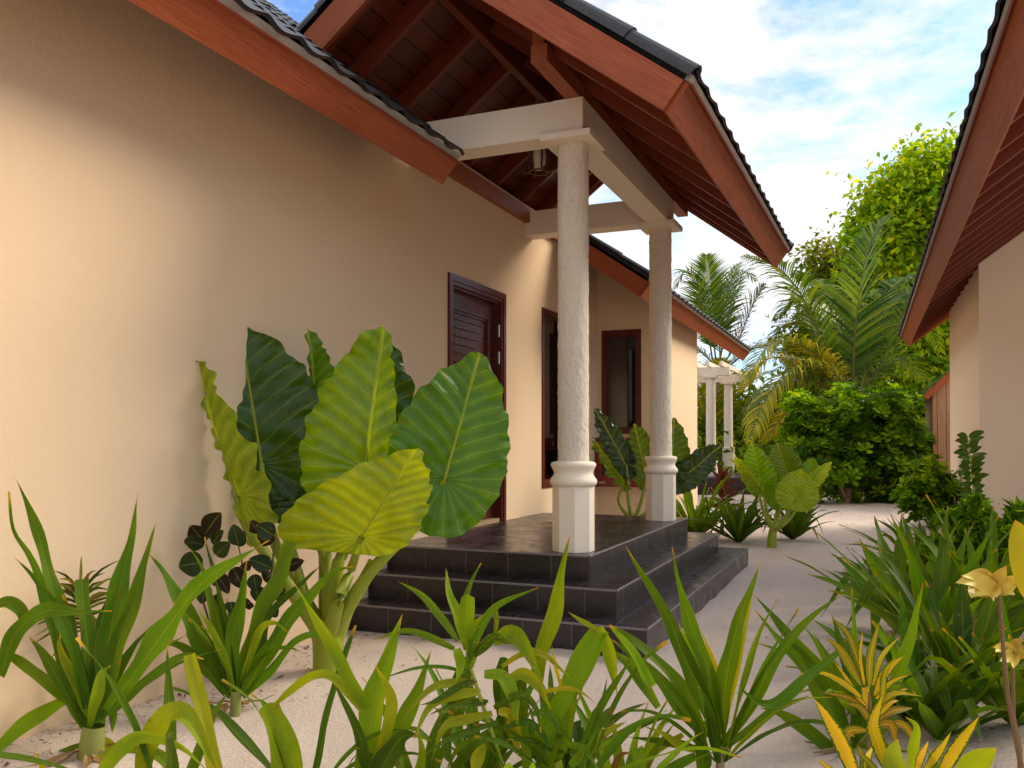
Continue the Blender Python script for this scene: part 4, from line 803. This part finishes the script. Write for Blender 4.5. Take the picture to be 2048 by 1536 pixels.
croton('narrow-leaved croton with green and yellow striped leaves right of the big crinum',(1735,1560),3.0,[
 ([(540,1060),(490,880),(440,760),(353,673)],64,{'c':YG2,'prof':'oval'}),([(520,1060),(450,930),(390,840),(318,788)],72,{'c':YG2,'prof':'oval'}),([(570,1070),(575,900),(627,695)],56,{'c':YG2,'prof':'oval'}),([(590,1060),(640,900),(747,775)],40,{'c':YL}),
 ([(600,1120),(670,980),(768,892)],70,{'c':YL,'prof':'oval'}),([(520,1130),(410,1040),(290,990),(158,996)],50,{'c':YL}),([(545,1190),(440,1130),(285,1100)],40,{'c':YD}),([(610,1140),(700,1040),(803,1000)],40,{'c':YL}),([(620,1180),(720,1110),(873,1124)],44,{'c':YL}),([(630,1200),(700,1110),(800,1078)],40,{'c':YL}),
 ([(560,1230),(555,1140),(545,1075)],84,{'c':YL,'blunt':1}),([(580,1280),(520,1190),(436,1165)],50,{'c':YD,'prof':'oval'}),([(600,1280),(700,1210),(818,1192)],64,{'c':YD,'prof':'oval'}),([(540,1060),(520,900),(530,750)],30,{'c':YL}),([(520,1160),(450,1040),(365,920)],40,{'c':YL}),([(560,1320),(450,1330),(430,1450)],80,{'c':YD,'prof':'oval'}),
 ([(600,1300),(690,1290),(720,1400)],80,{'c':YD,'prof':'oval'}),([(620,1230),(700,1160),(740,1150)],40,{'c':YL}),([(640,1180),(660,1000),(720,900)],50,{'c':YG2}),([(590,1300),(760,1290),(850,1430)],70,{'c':YD,'prof':'oval'}),([(560,1200),(480,1100),(440,1050)],40,{'c':YL})],o4,s4,(570,1100,22,16))
croton('broad-leaved yellow croton blotched with dark green at the bottom right edge',(1760,1680),2.35,[
 ([(500,1620),(420,1420),(340,1270),(258,1143)],120,{'c':YL,'prof':'oval'}),([(680,1560),(620,1400),(590,1280),(642,1128)],115,{'c':YL,'prof':'oval'}),([(960,1600),(1080,1400),(1198,1240)],100,{'c':YL,'prof':'oval'}),([(740,1640),(710,1480),(730,1370)],150,{'c':(.20,.30,.02),'prof':'oval','mat':'strap'}),
 ([(820,1560),(820,1420),(835,1300),(775,1240)],80,{'c':G3,'mat':'strap'}),([(840,1560),(870,1460),(908,1378)],56,{'c':YL}),([(520,1620),(540,1500),(500,1400)],60,{'c':YG2}),([(880,1560),(960,1450),(1040,1325)],60,{'c':YL}),([(440,1620),(340,1540),(268,1480)],50,{'c':YL}),
 ([(560,1600),(560,1480),(600,1400)],50,{'c':YL}),([(980,1640),(940,1520),(918,1430)],90,{'c':G2,'mat':'strap','prof':'oval'}),([(1090,1640),(1200,1500),(1300,1420)],170,{'c':G3,'mat':'strap','prof':'oval'}),([(650,1600),(560,1500),(480,1420)],50,{'c':YG2})],o4,s4,(700,1560,26,20))
def pale_rosette(label,top,foot,D,leaves,stemw):
    b=P(*foot,D); base=np.array([b[0],b[1],0.]); t=thing('yellow_shrub_shoot',label,'plant',base); c=P(*top,D)
    m=MB(); m.tube([base,P(foot[0],foot[1]-60,D),P((foot[0]+top[0])/2-6,(foot[1]+top[1])/2,D),c],[.008,.008,.007,.005],8); m.out('stem',M['twig'],t,smooth=True)
    for pts,w_ in leaves:
        Q=[P(x,y,D-.08*i/(len(pts)-1)+random.uniform(-.02,.02)) for i,(x,y) in enumerate(pts)]; V,F,U=strap(Q,w_*1.15*D/CF,None,.3,.06,14,camroll=random.uniform(-.5,.5)); mesh('leaf',V,F,M['pale'],t,uv=U,smooth=True)
pale_rosette('pale yellow leafy shoot on a thin brown stem near right edge',(1997,1180),(2044,1600),2.7,[([(1990,1180),(1950,1160),(1910,1166)],30),([(1985,1178),(1965,1180),(1948,1194)],34),([(1992,1172),(2000,1150),(2012,1132)],26),([(1995,1172),(2020,1160),(2045,1152)],24),([(1996,1182),(2015,1175),(2040,1162)],26),
 ([(1985,1165),(1960,1150),(1925,1152)],26),([(1990,1175),(1995,1185),(1993,1195)],18),([(2000,1180),(2018,1185),(2030,1190)],22),([(1980,1172),(1955,1168),(1935,1180)],24),([(1975,1168),(1950,1188),(1944,1196)],30)],3)
pale_rosette('low yellow leafy shoot under the pale rosette at right edge',(2025,1305),(2040,1560),2.9,[([(2025,1305),(2005,1292),(1985,1294)],22),([(2025,1305),(2010,1315),(1998,1322)],22),([(2028,1300),(2035,1285),(2046,1280)],22),([(2028,1308),(2030,1322),(2026,1336)],24),([(2030,1305),(2045,1308),(2058,1312)],22),([(2020,1302),(2006,1300),(1990,1304)],18)],3)
# large yellow-green leaf entering at the right edge
def edge_leaf():
    D=1.9; b=P(2180,1700,D); base=np.array([b[0],b[1],0]); t=thing('ginger_plant','broad yellow-green leaf entering at the right edge above the yellow shoots','plant',base)
    m=MB(); m.tube([base,P(2170,1400,D),P(2130,1230,D)],[.015,.012,.008],8); m.out('stem',M['stem'],t,smooth=True)
    V,F,U=strap([P(2130,1230,D),P(2085,1150,D),P(2050,1090,D),P(2030,1040,D)],100*D/CF,None,.15,.02,18,prof='oval'); mesh('leaf',V,F,M['strap'],t,uv=U,smooth=True,color=(.34,.33,.02))
    V,F,U=strap([P(2160,1300,D),P(2200,1200,D),P(2240,1100,D)],90*D/CF,None,.15,.02,14,prof='oval'); mesh('leaf',V,F,M['strap'],t,uv=U,smooth=True,color=(.2,.26,.02))
edge_leaf()
# ---- generic clumps placed in the ground
def clump(name,label,cat,x,y,n,L,wd,color,seed,up=.75,droop=.6,z=0,azr=(0,6.283),mat='strap',group=None,stem=.05):
    z=.10*min(1,max(0,(x-3.2)/.8))-.01; stem=min(stem,.02); rs=random.Random(seed); st=random.getstate(); random.seed(seed); t=thing(name,label,cat,(x,y,z),group); base=np.array([x,y,z],float)
    for i in range(n):
        az=azr[0]+(azr[1]-azr[0])*((i*.618)%1.)+rs.uniform(-.2,.2); el=up*(.55+.75*(1-i/n))+rs.uniform(-.1,.1); el=min(el,1.45); l=L*rs.uniform(.7,1.15)
        h=np.array([math.cos(az),math.sin(az),0]); d=h*math.cos(el)+np.array([0,0,math.sin(el)]); q=base+h*.02+np.array([0,0,stem]); Q=[q]; dr=droop*rs.uniform(.4,1.3)
        for k in range(5):
            q=q+d*l/5; Q.append(q); d=d+np.array([0,0,-dr*.22*(k+.5)/2-(1.5 if k==2 and i%6==3 else 0)]); d/=np.linalg.norm(d)
        sd_=np.array([-math.sin(az),math.cos(az),0]); V,F,U=strap(Q,wd*rs.uniform(.75,1.2),sd_,.28,.07,14,twist=rs.uniform(-.5,.5),camroll=rs.uniform(-.4,.4)); mesh('leaf',V,F,M[mat],t,uv=U,smooth=True,color=jit(color,.25))
    if stem: m=MB(); m.tube([base-np.array([0,0,.03]),base+np.array([0,0,stem+.02])],[wd*.28,wd*.22],10); m.out('stem',M['stem'],t,smooth=True)
    random.setstate(st); return t
def gp(px,py): q=P(px,py,gdepth(px,py)); return q[0],q[1]
rows=[((1800,1262),'lily clump spreading broad leaves over the path beside the white corner'),((1870,1330),'tall lily clump, upright pointed leaves, middle of the right bed'),((1930,1420),'lily clump with upright dark leaves behind the yellow rosette'),((1985,1300),'lily clump close to the right villa, half hidden by the yellow rosette'),((1850,1160),'farther lily clump leaning over the sand at the foot of the green bush'),((1920,1200),'lily clump against the pale wall under the leafy shoot'),((1825,1450),'lily clump whose leaves droop behind the croton'),((2030,1480),'lily clump in the bottom right corner of the bed'),((1880,1490),'short lily clump between the two yellow crotons and the pale rosette'),((1775,1190),'outermost lily clump with tips reaching farthest over the path'),((1975,1180),'lily clump at the foot of the mixed shrub')]
for i,((px,py),lab) in enumerate(rows):
    x,y=gp(px,py); clump('spider_lily',lab,'plant',x,y,28 if i<7 else 14,[.72,.85,.72,.8,.7,.75,.6,.6,.5,.5,.7][i],[.095,.09,.08,.08,.085,.07,.07,.07,.07,.07,.07][i],[G1,G1,GD,G1,G1,GD,G1,G1,G1,GD,G1][i],40+i,up=[.85,1.0,.95,.95,.85,.95,.75,.9,.8,.8,.9][i],droop=.55,azr=(0,6.28),z=.05)
for i,((px,py),lab,L,c) in enumerate([((1392,1078),'green lily clump directly behind the far end of the top step',.95,G1),((1478,1086),'dark lily clump beside the lowest step, under the purple cordyline',.75,GD),((1585,1080),'low lily clump right of the bright elephant ear, tips over the sand',.72,GD)]):
    x,y=gp(px,py); clump('spider_lily',lab,'plant',x,y,40,L,.075,c,60+i,up=.95,droop=.7)
for i,((px,py,D_),lab,L) in enumerate([((845,1640,2.75),'short dense lily tuft at the bottom edge left of the speckled dracaena',.42),((1245,1660,2.8),'short dense lily tuft at the bottom edge right of the folded-leaf crinum',.40),((960,1600,2.95),'lily tuft half hidden behind the speckled dracaena',.50),((1110,1600,3.0),'lily tuft behind the folded-leaf crinum, leaf tips below the lowest step',.50)]):
    q=P(px,py,D_); clump('spider_lily',lab,'plant',q[0],q[1],14,L,.05,[G1,G2,G1,GD][i],80+i,up=1.0,droop=.7)
# small dragon plant behind the big crinum, by the wall
def dragon():
    D=3.55; b=P(175,1440,D); base=np.array([b[0],b[1],0]); t=thing('dragon_plant','small spiky plant with thin yellow-edged leaves close to the wall at left','plant',base); c=P(160,1180,D)
    m=MB(); m.tube([base,P(168,1300,D),c],[.012,.01,.008],8); m.out('stem',M['twig'],t,smooth=True)
    for i in range(46):
        f=i/46; s=c*(1-.55*f)+P(168,1330,D)*.55*f; az=i*2.4; el=.9-1.1*f+random.uniform(-.2,.2); h=np.array([math.cos(az),math.sin(az),0]); d=h*math.cos(el)+np.array([0,0,math.sin(el)]); l=random.uniform(.14,.24); Q=[s,s+d*l*.5,s+d*l+np.array([0,0,-.05])]
        V,F,U=strap(Q,.013,None,.3,.02,6); mesh('leaf',V,F,M['strap'],t,uv=U,smooth=True,color=jit(random.choice([(.03,.05,.012),(.15,.15,.02),(.05,.09,.015)])))
dragon()
def dark_shrub():
    D=4.05; b=P(450,1372,D); base=np.array([b[0],b[1],0]); t=thing('purple_leaf_shrub','low shrub with round dark purple-green leaves against the wall','shrub',base); base=base+0
    Z=lambda x,y,d=4.05: P(320+.2604*x,980+.2604*y,d)
    br=[[(530,1500),(500,1000),(440,650),(350,420)],[(540,1500),(600,900),(640,600),(600,420)],[(550,1500),(760,1000),(860,600),(880,380)],[(530,1500),(420,1150),(330,850)],[(545,1500),(700,1100),(860,850),(960,640)]]
    for q in br: m=MB(); m.tube([Z(*p,D+.1) for p in q],[.008,.006,.005,.003][:len(q)],6); m.out('stem',M['trunkd'],t,smooth=True)
    lv=[((340,400),(230,270),190),((340,420),(180,400),150),((350,330),(470,170),150),((400,410),(490,310),110),((430,500),(540,400),130),((330,560),(140,590),180),((600,420),(560,260),120),((600,430),(650,310),90),((760,330),(690,240),110),((870,350),(740,270),130),((870,400),(740,350),130),
     ((850,600),(680,530),150),((960,600),(1110,540),110),((860,650),(800,700),120),((720,650),(740,790),110),((560,600),(640,760),150),((640,560),(690,620),80),((430,640),(530,800),120),((360,730),(320,880),130),((460,800),(400,930),110),((760,740),(740,860),110),((880,830),(970,760),120),((700,860),(650,900),100),
     ((540,860),(560,960),110),((300,1050),(230,1160),120),((430,700),(480,760),100),((840,900),(900,980),100),((760,950),(760,1070),90),((370,300),(390,380),90),((500,1100),(420,1180),90),((780,1430),(850,1440),90),((560,1180),(500,1300),100)]
    for a,b_,w_ in lv:
        dd=D+random.uniform(-.12,.12); V,F,U=strap([Z(*a,dd),Z((a[0]+b_[0])/2,(a[1]+b_[1])/2-6,dd-.02),Z(*b_,dd-random.uniform(0,.06))],w_*.2604*D/CF,None,.18,.02,10,prof='oval',camroll=random.uniform(-.6,.6)); mesh('leaf',V,F,M['strap'],t,uv=U,smooth=True,color=jit(random.choice([(.022,.042,.018),(.03,.022,.018),(.028,.05,.02)])))
dark_shrub()
def cordyline():
    D=11.0; c=P(1446,958,D); b=P(1446,1080,D); base=np.array([b[0],b[1],0]); t=thing('purple_cordyline','dark purple cordyline rising between lily clumps before the far pergola','plant',base)
    m=MB(); m.tube([base,c],[.014,.01],8); m.out('stem',M['trunkd'],t)
    for i in range(26):
        f=i/26; s=c-np.array([0,0,.45*f]); az=i*2.4; el=1.15-1.1*f; h=np.array([math.cos(az),math.sin(az),0]); d=h*math.cos(el)+np.array([0,0,math.sin(el)]); l=random.uniform(.2,.34); V,F,U=strap([s,s+d*l*.5,s+d*l+np.array([0,0,-.05])],.045,None,.3,.02,8); mesh('leaf',V,F,M['strap'],t,uv=U,smooth=True,color=jit((.06,.008,.026)))
cordyline()
# tall shoot by the right wall
def shoot():
    D=6.6; Z=lambda x,y,d=6.6:P(1860+.3125*x,820+.3125*y,d); b=P(1950,1250,D); base=np.array([b[0],b[1],0]); t=thing('leafy_shoot','upright shoot with stacked paired green leaves in front of the white wall corner','shrub',base)
    m=MB(); m.tube([base,Z(290,700),Z(280,500),Z(240,170)],[.012,.009,.007,.004],6); m.out('stem',M['stem'],t,smooth=True)
    for i in range(15):
        y=175+i*34; x=245+i*3
        for sg in (-1,1):
            l=random.uniform(60,115); a=(x+sg*6,y); e=(x+sg*l,y+(-8 if sg<0 else -42)+random.uniform(-12,12)); dd=D+random.uniform(-.1,.1)
            V,F,U=strap([Z(*a,D),Z((a[0]+e[0])/2,(a[1]+e[1])/2-8,dd),Z(*e,dd)],46*.3125*D/CF,None,.2,.03,9,prof='oval',camroll=random.uniform(-.5,.5)); mesh('leaf',V,F,M['strap'],t,uv=U,smooth=True,color=jit((.05,.12,.012)))
shoot()
def fol_thing(name,label,cat,base,V,F,T,stems,part='crown',group=None,mat='fol',stemmat='bark'):
    t=thing(name,label,cat,base,group); mesh(part,V,F,M[mat],t,tint=T,smooth=False)
    for pts,r0,r1 in stems: c=crom(pts,10); m=MB(); m.tube(c,list(np.linspace(r0,r1,10)),9); m.out('trunk',M[stemmat],t,smooth=True)
    return t
def lobes(L,D): 
    o=[]
    for l in L:
        px,py,rx,ry=l[:4]; d=l[4] if len(l)>4 else D; c=P(px,py,d); o.append((c[0],c[1],c[2],rx*d/CF,rx*d/CF*.9,ry*d/CF))
    return o
BG=[(.06,.15,.006),(.10,.23,.006),(.15,.32,.008),(.24,.40,.010)]
# naupaka-like round bushes
D=16.3; b=P(1700,1018,D)
_rb=random.Random(21)
V,F,T=rosettes(lobes([(_rb.uniform(1585,1835),_rb.uniform(800,955),_rb.uniform(18,42),_rb.uniform(16,34),D+_rb.uniform(-.7,.7)) for _ in range(34)]+[(1650,850,55,50),(1720,830,75,55),(1785,860,60,55),(1825,900,35,45),(1680,920,60,50),(1760,930,80,45),(1620,890,45,50),(1640,960,50,30),(1600,870,35,35),(1690,800,30,25),(1790,800,40,25),(1600,985,34,26),(1640,990,34,24),(1790,985,45,28),(1735,990,40,24),(1690,985,30,20),(1700,975,40,30,17),(1720,900,70,70,17)],D),1000,.19,[(.04,.11,.006)]+BG,5,shell=.4,per=10)
fol_thing('round_leaved_bush','large glossy green bush with a bent bare trunk at the end of the sand path','bush',(b[0],b[1],0),V,F,T,[([P(1690,1015,D),P(1705,960,D),P(1712,910,D),P(1735,850,D)],.07,.04),([P(1700,1018,D),P(1670,950,D),P(1655,900,D)],.05,.03),([P(1752,1010,D+.5),P(1750,950,D+.5)],.11,.09),([P(1735,1012,D+.3),P(1738,950,D+.3)],.07,.05)])
D=11.5; b=P(1860,1080,D)
V,F,T=rosettes(lobes([(1862,965,45,45),(1835,1000,35,28),(1885,1000,35,40),(1850,1020,35,25)],D),260,.12,BG,6,shell=.4)
fol_thing('round_leaved_bush','smaller glossy green bush against the white corner of the right villa','bush',(b[0],b[1],0),V,F,T,[([P(1862,1080,D),P(1865,1000,D)],.03,.02)])
D=6.2; b=P(1980,1200,D)
V,F,T=cloud(lobes([(1950,1060,55,50),(2000,1090,60,50),(1925,1120,40,45),(2040,1150,50,60),(1975,1170,50,50),(2010,1230,60,50),(1950,1020,35,30),(1900,1040,34,24),(1880,1095,36,30),(2035,1040,30,45)],D),3000,.10,BG,seed=8,elong=2.6,shell=.2)
fol_thing('mixed_shrub','leafy green shrub mixed with yellow tips below the pale right wall','shrub',(b[0],b[1],0),V,F,T,[([P(1985,1200,D),P(1980,1080,D)],.02,.01)])
# palms
PC=[(.03,.085,.008),(.06,.13,.008),(.10,.19,.008),(.16,.22,.012)]; PY=[(.28,.28,.010),(.50,.40,.012),(.16,.22,.010)]
def palm(label,base_px,D,crown,fr,trunk_r,tmat='bark'):
    b=P(*base_px,D); base=np.array([b[0],b[1],0]); t=thing('coconut_palm',label,'palm',base); c=P(*crown,D); m=MB(); m.tube([base,base*.5+c*.5+np.array([.03,0,0]),c],[trunk_r*1.2,trunk_r,trunk_r*.9],12); m.out('trunk',M[tmat],t,smooth=True)
    for i,(pts,leaf,n,col,o) in enumerate(fr):
        Q=[]
        for k,q in enumerate(pts): Q.append(P(q[0],q[1],D+o.get('d',0)*k/(len(pts)-1)))
        V,F,T=frond(Q,leaf,n,col,seed=i*7+int(D),droop=o.get('droop',.35),width=o.get('w',.04),spread=o.get('sp',.75)); mesh('frond',V,F,M['palm'],t,tint=T,smooth=False)
palm('big coconut palm with a tall upright central frond behind the round bush',(1700,1000),19,(1708,800),[
 ([(1706,790),(1708,700),(1718,596),(1738,490),(1765,440)],1.15,62,PC,{'d':.3,'droop':.25}),([(1695,780),(1640,668),(1595,578),(1548,530),(1490,512)],.95,60,PC,{'d':-1.,'droop':.8}),
 ([(1700,785),(1655,730),(1600,690),(1540,690),(1490,760)],.9,54,PY,{'d':-1.5,'droop':.7}),([(1735,790),(1765,720),(1795,650),(1833,588),(1870,560)],1.0,56,PC,{'d':.6}),([(1705,800),(1660,720),(1620,650),(1570,650),(1540,690)],.8,50,[(.16,.19,.15),(.08,.12,.06)],{'d':1.,'droop':.5}),
 ([(1690,800),(1620,760),(1560,770),(1510,830)],.85,50,PC,{'d':-1.,'droop':.8}),([(1720,790),(1745,680),(1790,600),(1850,640),(1880,700)],.8,50,PC,{'d':1.5,'droop':.9}),([(1700,790),(1680,690),(1660,600),(1640,560)],.8,50,PC,{'d':2.,'droop':.5}),
 ([(1715,795),(1750,740),(1800,720),(1850,760)],.8,54,PC,{'d':1.2,'droop':.6}),([(1700,795),(1680,700),(1640,620),(1590,600),(1550,640)],.85,54,PC,{'d':1.8,'droop':.7}),([(1705,795),(1725,700),(1755,620),(1800,560),(1850,560)],.9,54,PC,{'d':2.2,'droop':.6}),([(1700,800),(1650,770),(1590,770),(1540,800),(1500,850)],.75,54,PY,{'d':1.,'droop':.8}),([(1690,810),(1630,800),(1570,830),(1530,880)],.7,50,PY,{'d':1.5,'droop':.7}),([(1700,800),(1660,740),(1600,720),(1530,720),(1480,780)],.8,54,PY,{'d':2.5,'droop':.8}),([(1690,800),(1640,740),(1590,730),(1530,800),(1500,880)],.8,50,PY,{'d':-2.,'droop':.9})],.16)
palm('slender coconut palm rising behind the low left roof',(1404,980),25,(1436,740),[
 ([(1432,720),(1424,660),(1416,590),(1413,512)],1.0,52,PC,{'droop':.2}),([(1425,720),(1412,640),(1395,575),(1370,545),(1350,575)],.85,46,PC,{'d':-.5,'droop':.8}),([(1440,720),(1455,640),(1470,575),(1490,545),(1510,560)],.85,46,PC,{'d':.5,'droop':.8}),
 ([(1445,730),(1475,684),(1505,611),(1527,570)],1.0,48,[(.16,.14,.07),(.10,.11,.04)],{'d':-.5,'droop':.6}),([(1430,730),(1395,700),(1365,700),(1345,740)],1.,46,PC,{'d':.8,'droop':.8}),([(1450,740),(1500,700),(1540,700),(1575,740)],1.0,46,PC,{'d':-.5,'droop':.8}),([(1440,730),(1440,650),(1450,590),(1475,530)],1.0,48,PC,{'d':.8,'droop':.5})],.07)
palm('young coconut palm with bright yellow stalks behind the white pergola',(1444,985),26.5,(1442,870),[
 ([(1440,870),(1410,830),(1380,800),(1340,790)],1.0,40,PY,{}),([(1440,880),(1405,860),(1370,850)],.8,30,PY,{}),([(1442,860),(1436,780),(1440,720)],.9,44,PY,{'droop':.2}),([(1444,870),(1470,800),(1510,760),(1550,740)],1.0,46,PY,{'droop':.6}),([(1446,870),(1480,830),(1530,790),(1580,800)],1.0,46,PY,{'droop':.6}),
 ([(1442,860),(1450,790),(1458,740),(1480,700)],.9,44,PY,{'droop':.4}),([(1444,880),(1490,880),(1530,850)],.8,34,PC,{}),([(1440,865),(1400,780),(1380,730)],1.,44,PY,{'d':-1})],.13,'orangebark')
# frond leaning in front of the timber shed
palm('coconut palm largely hidden by the right villa, one frond over the shed',(1990,1010),17.2,(1995,760),[([(1985,760),(1930,730),(1880,760),(1835,800)],.5,54,PC,{'d':-.1,'droop':.9,'w':.03,'sp':.5}),([(1990,755),(2010,680),(2060,640)],.9,40,PC,{})],.14)
# big broadleaf trees
TG=[(.10,.22,.006),(.16,.31,.006),(.25,.42,.008),(.38,.52,.010),(.55,.58,.012)]
D=27; b=P(1890,960,D)
V,F,T=cloud(lobes([(1865,350,50,60),(1800,400,70,60),(1900,350,50,55),(1765,470,65,60),(1860,450,100,90),(1930,420,90,110),(1770,560,75,70),(1860,580,100,80),(1830,680,90,60),(1910,650,80,90),(1900,790,70,80)],D),34000,.23,TG,seed=3,clump=30,shell=.35,elong=1.6)
fol_thing('broadleaf_tree','tall sunlit yellow-green tree rising behind the right roof','tree',(b[0],b[1],0),V,F,T,[([P(1890,960,D),P(1880,800,D),P(1860,650,D),P(1845,500,D)],.3,.10),([P(1880,760,D),P(1830,600,D),P(1800,480,D)],.14,.05),([P(1880,740,D),P(1920,600,D),P(1925,450,D)],.14,.05),([P(1860,650,D),P(1868,450,D),P(1866,330,D)],.1,.03)])
D=29; b=P(1620,960,D)
V,F,T=cloud(lobes([(1650,525,36,32),(1690,570,55,50),(1655,615,45,45),(1720,640,60,60),(1625,690,45,50),(1690,700,60,50)],D),13000,.22,[(.09,.14,.012),(.14,.20,.012),(.20,.25,.014),(.24,.22,.03)],seed=4,clump=22,shell=.45)
fol_thing('broadleaf_tree','darker rounded tree behind the big palm fronds','tree',(b[0],b[1],0),V,F,T,[([P(1640,960,D),P(1640,760,D),P(1630,580,D)],.22,.06),([P(1640,780,D),P(1690,620,D)],.1,.04)],stemmat='trunkd')
# dense undergrowth far back
def far_growth():
    L=[]
    r=random.Random(5)
    for px in range(1330,2060,34):
        for py,dd in ((760,30),(840,28),(900,26),(950,24)):
            if py==760 and px<1590: continue
            if py==950 and 1560<px<1640: dd=23
            L.append((px+r.uniform(-12,12),py+r.uniform(-16,16),34,36,dd+r.uniform(-1,1)))
    V,F,T=cloud(lobes(L,26),30000,.24,[(.05,.11,.008),(.09,.17,.008),(.14,.23,.010),(.30,.30,.012)],seed=9,clump=14,shell=.3)
    o=mesh('undergrowth',V,F,M['fol'],None,tint=T); stuff(o,'dense green undergrowth closing the view behind the bushes','undergrowth')
    # woodland further back and around, seen only as a dark mass
    c=[]
    for i in range(60):
        a=math.radians(-75+150*i/59); rr=38+6*math.sin(i*1.7); c.append((3+rr*math.sin(a),rr*math.cos(a)*1.0+2,1.6,4,3,2.6))
    V,F,T=cloud(c,16000,.5,[(.03,.06,.010),(.05,.09,.012),(.07,.11,.014)],seed=12,clump=10,shell=.2)
    o=mesh('woodland',V,F,M['fol'],None,tint=T); stuff(o,'distant band of trees beyond the garden','woodland')
far_growth()
# litter on the sand
def litter():
    r=random.Random(3); m=MB()
    for i in range(1300):
        k=r.random()
        if k<.45: x=.03+abs(r.gauss(0,.28)); y=r.uniform(1.5,5.2)
        elif k<.6: x=r.uniform(1.9,3.4); y=r.uniform(3.5,15)
        elif k<.85: x=3.4+abs(r.gauss(0,.4)); y=r.uniform(3,14)
        else: x=r.uniform(.6,3.6); y=r.uniform(14,18)
        if -.1<x<1.98 and 4.65<y<8.7: continue
        z=.035*noise.noise(Vector((x*.7,y*.7,0)))+.012*noise.noise(Vector((x*3.1,y*3.1,3)))+.004+(.10*min(1,(x-3.2)/.8) if x>3.2 else 0)+(.06*min(1,(y-15)/2) if y>15 else 0)
        a=r.random()*6.3; l=r.uniform(.004,.016)*(1 if r.random()<.9 else 2.2); d=np.array([math.cos(a),math.sin(a),r.uniform(-.1,.25)])*l; s=np.array([-math.sin(a),math.cos(a),r.uniform(-.3,.3)])*l*r.uniform(.12,.5); p=np.array([x,y,z+.003])
        m.quad([p-d,p+s,p+d+np.array([0,0,.004]),p-s])
    for i in range(60):
        x,y,z=r.choice([(r.uniform(1.7,1.93),r.uniform(4.75,8.6),R),(r.uniform(.1,1.9),r.uniform(4.72,4.93),R),(r.uniform(1.47,1.68),r.uniform(5,8.3),2*R),(r.uniform(.1,1.6),r.uniform(4.96,5.16),2*R),(r.uniform(.1,1.4),r.uniform(5.3,8),H)])
        a=r.random()*6.3; l=r.uniform(.004,.012); d=np.array([math.cos(a),math.sin(a),.1])*l; s=np.array([-math.sin(a),math.cos(a),0])*l*.4; p=np.array([x,y,z+.004]); m.quad([p-d,p+s,p+d,p-s])
    o=m.out('leaf_litter',M['litter'],None); stuff(o,'small dry leaf scraps and twigs scattered on the sand','litter')
litter()
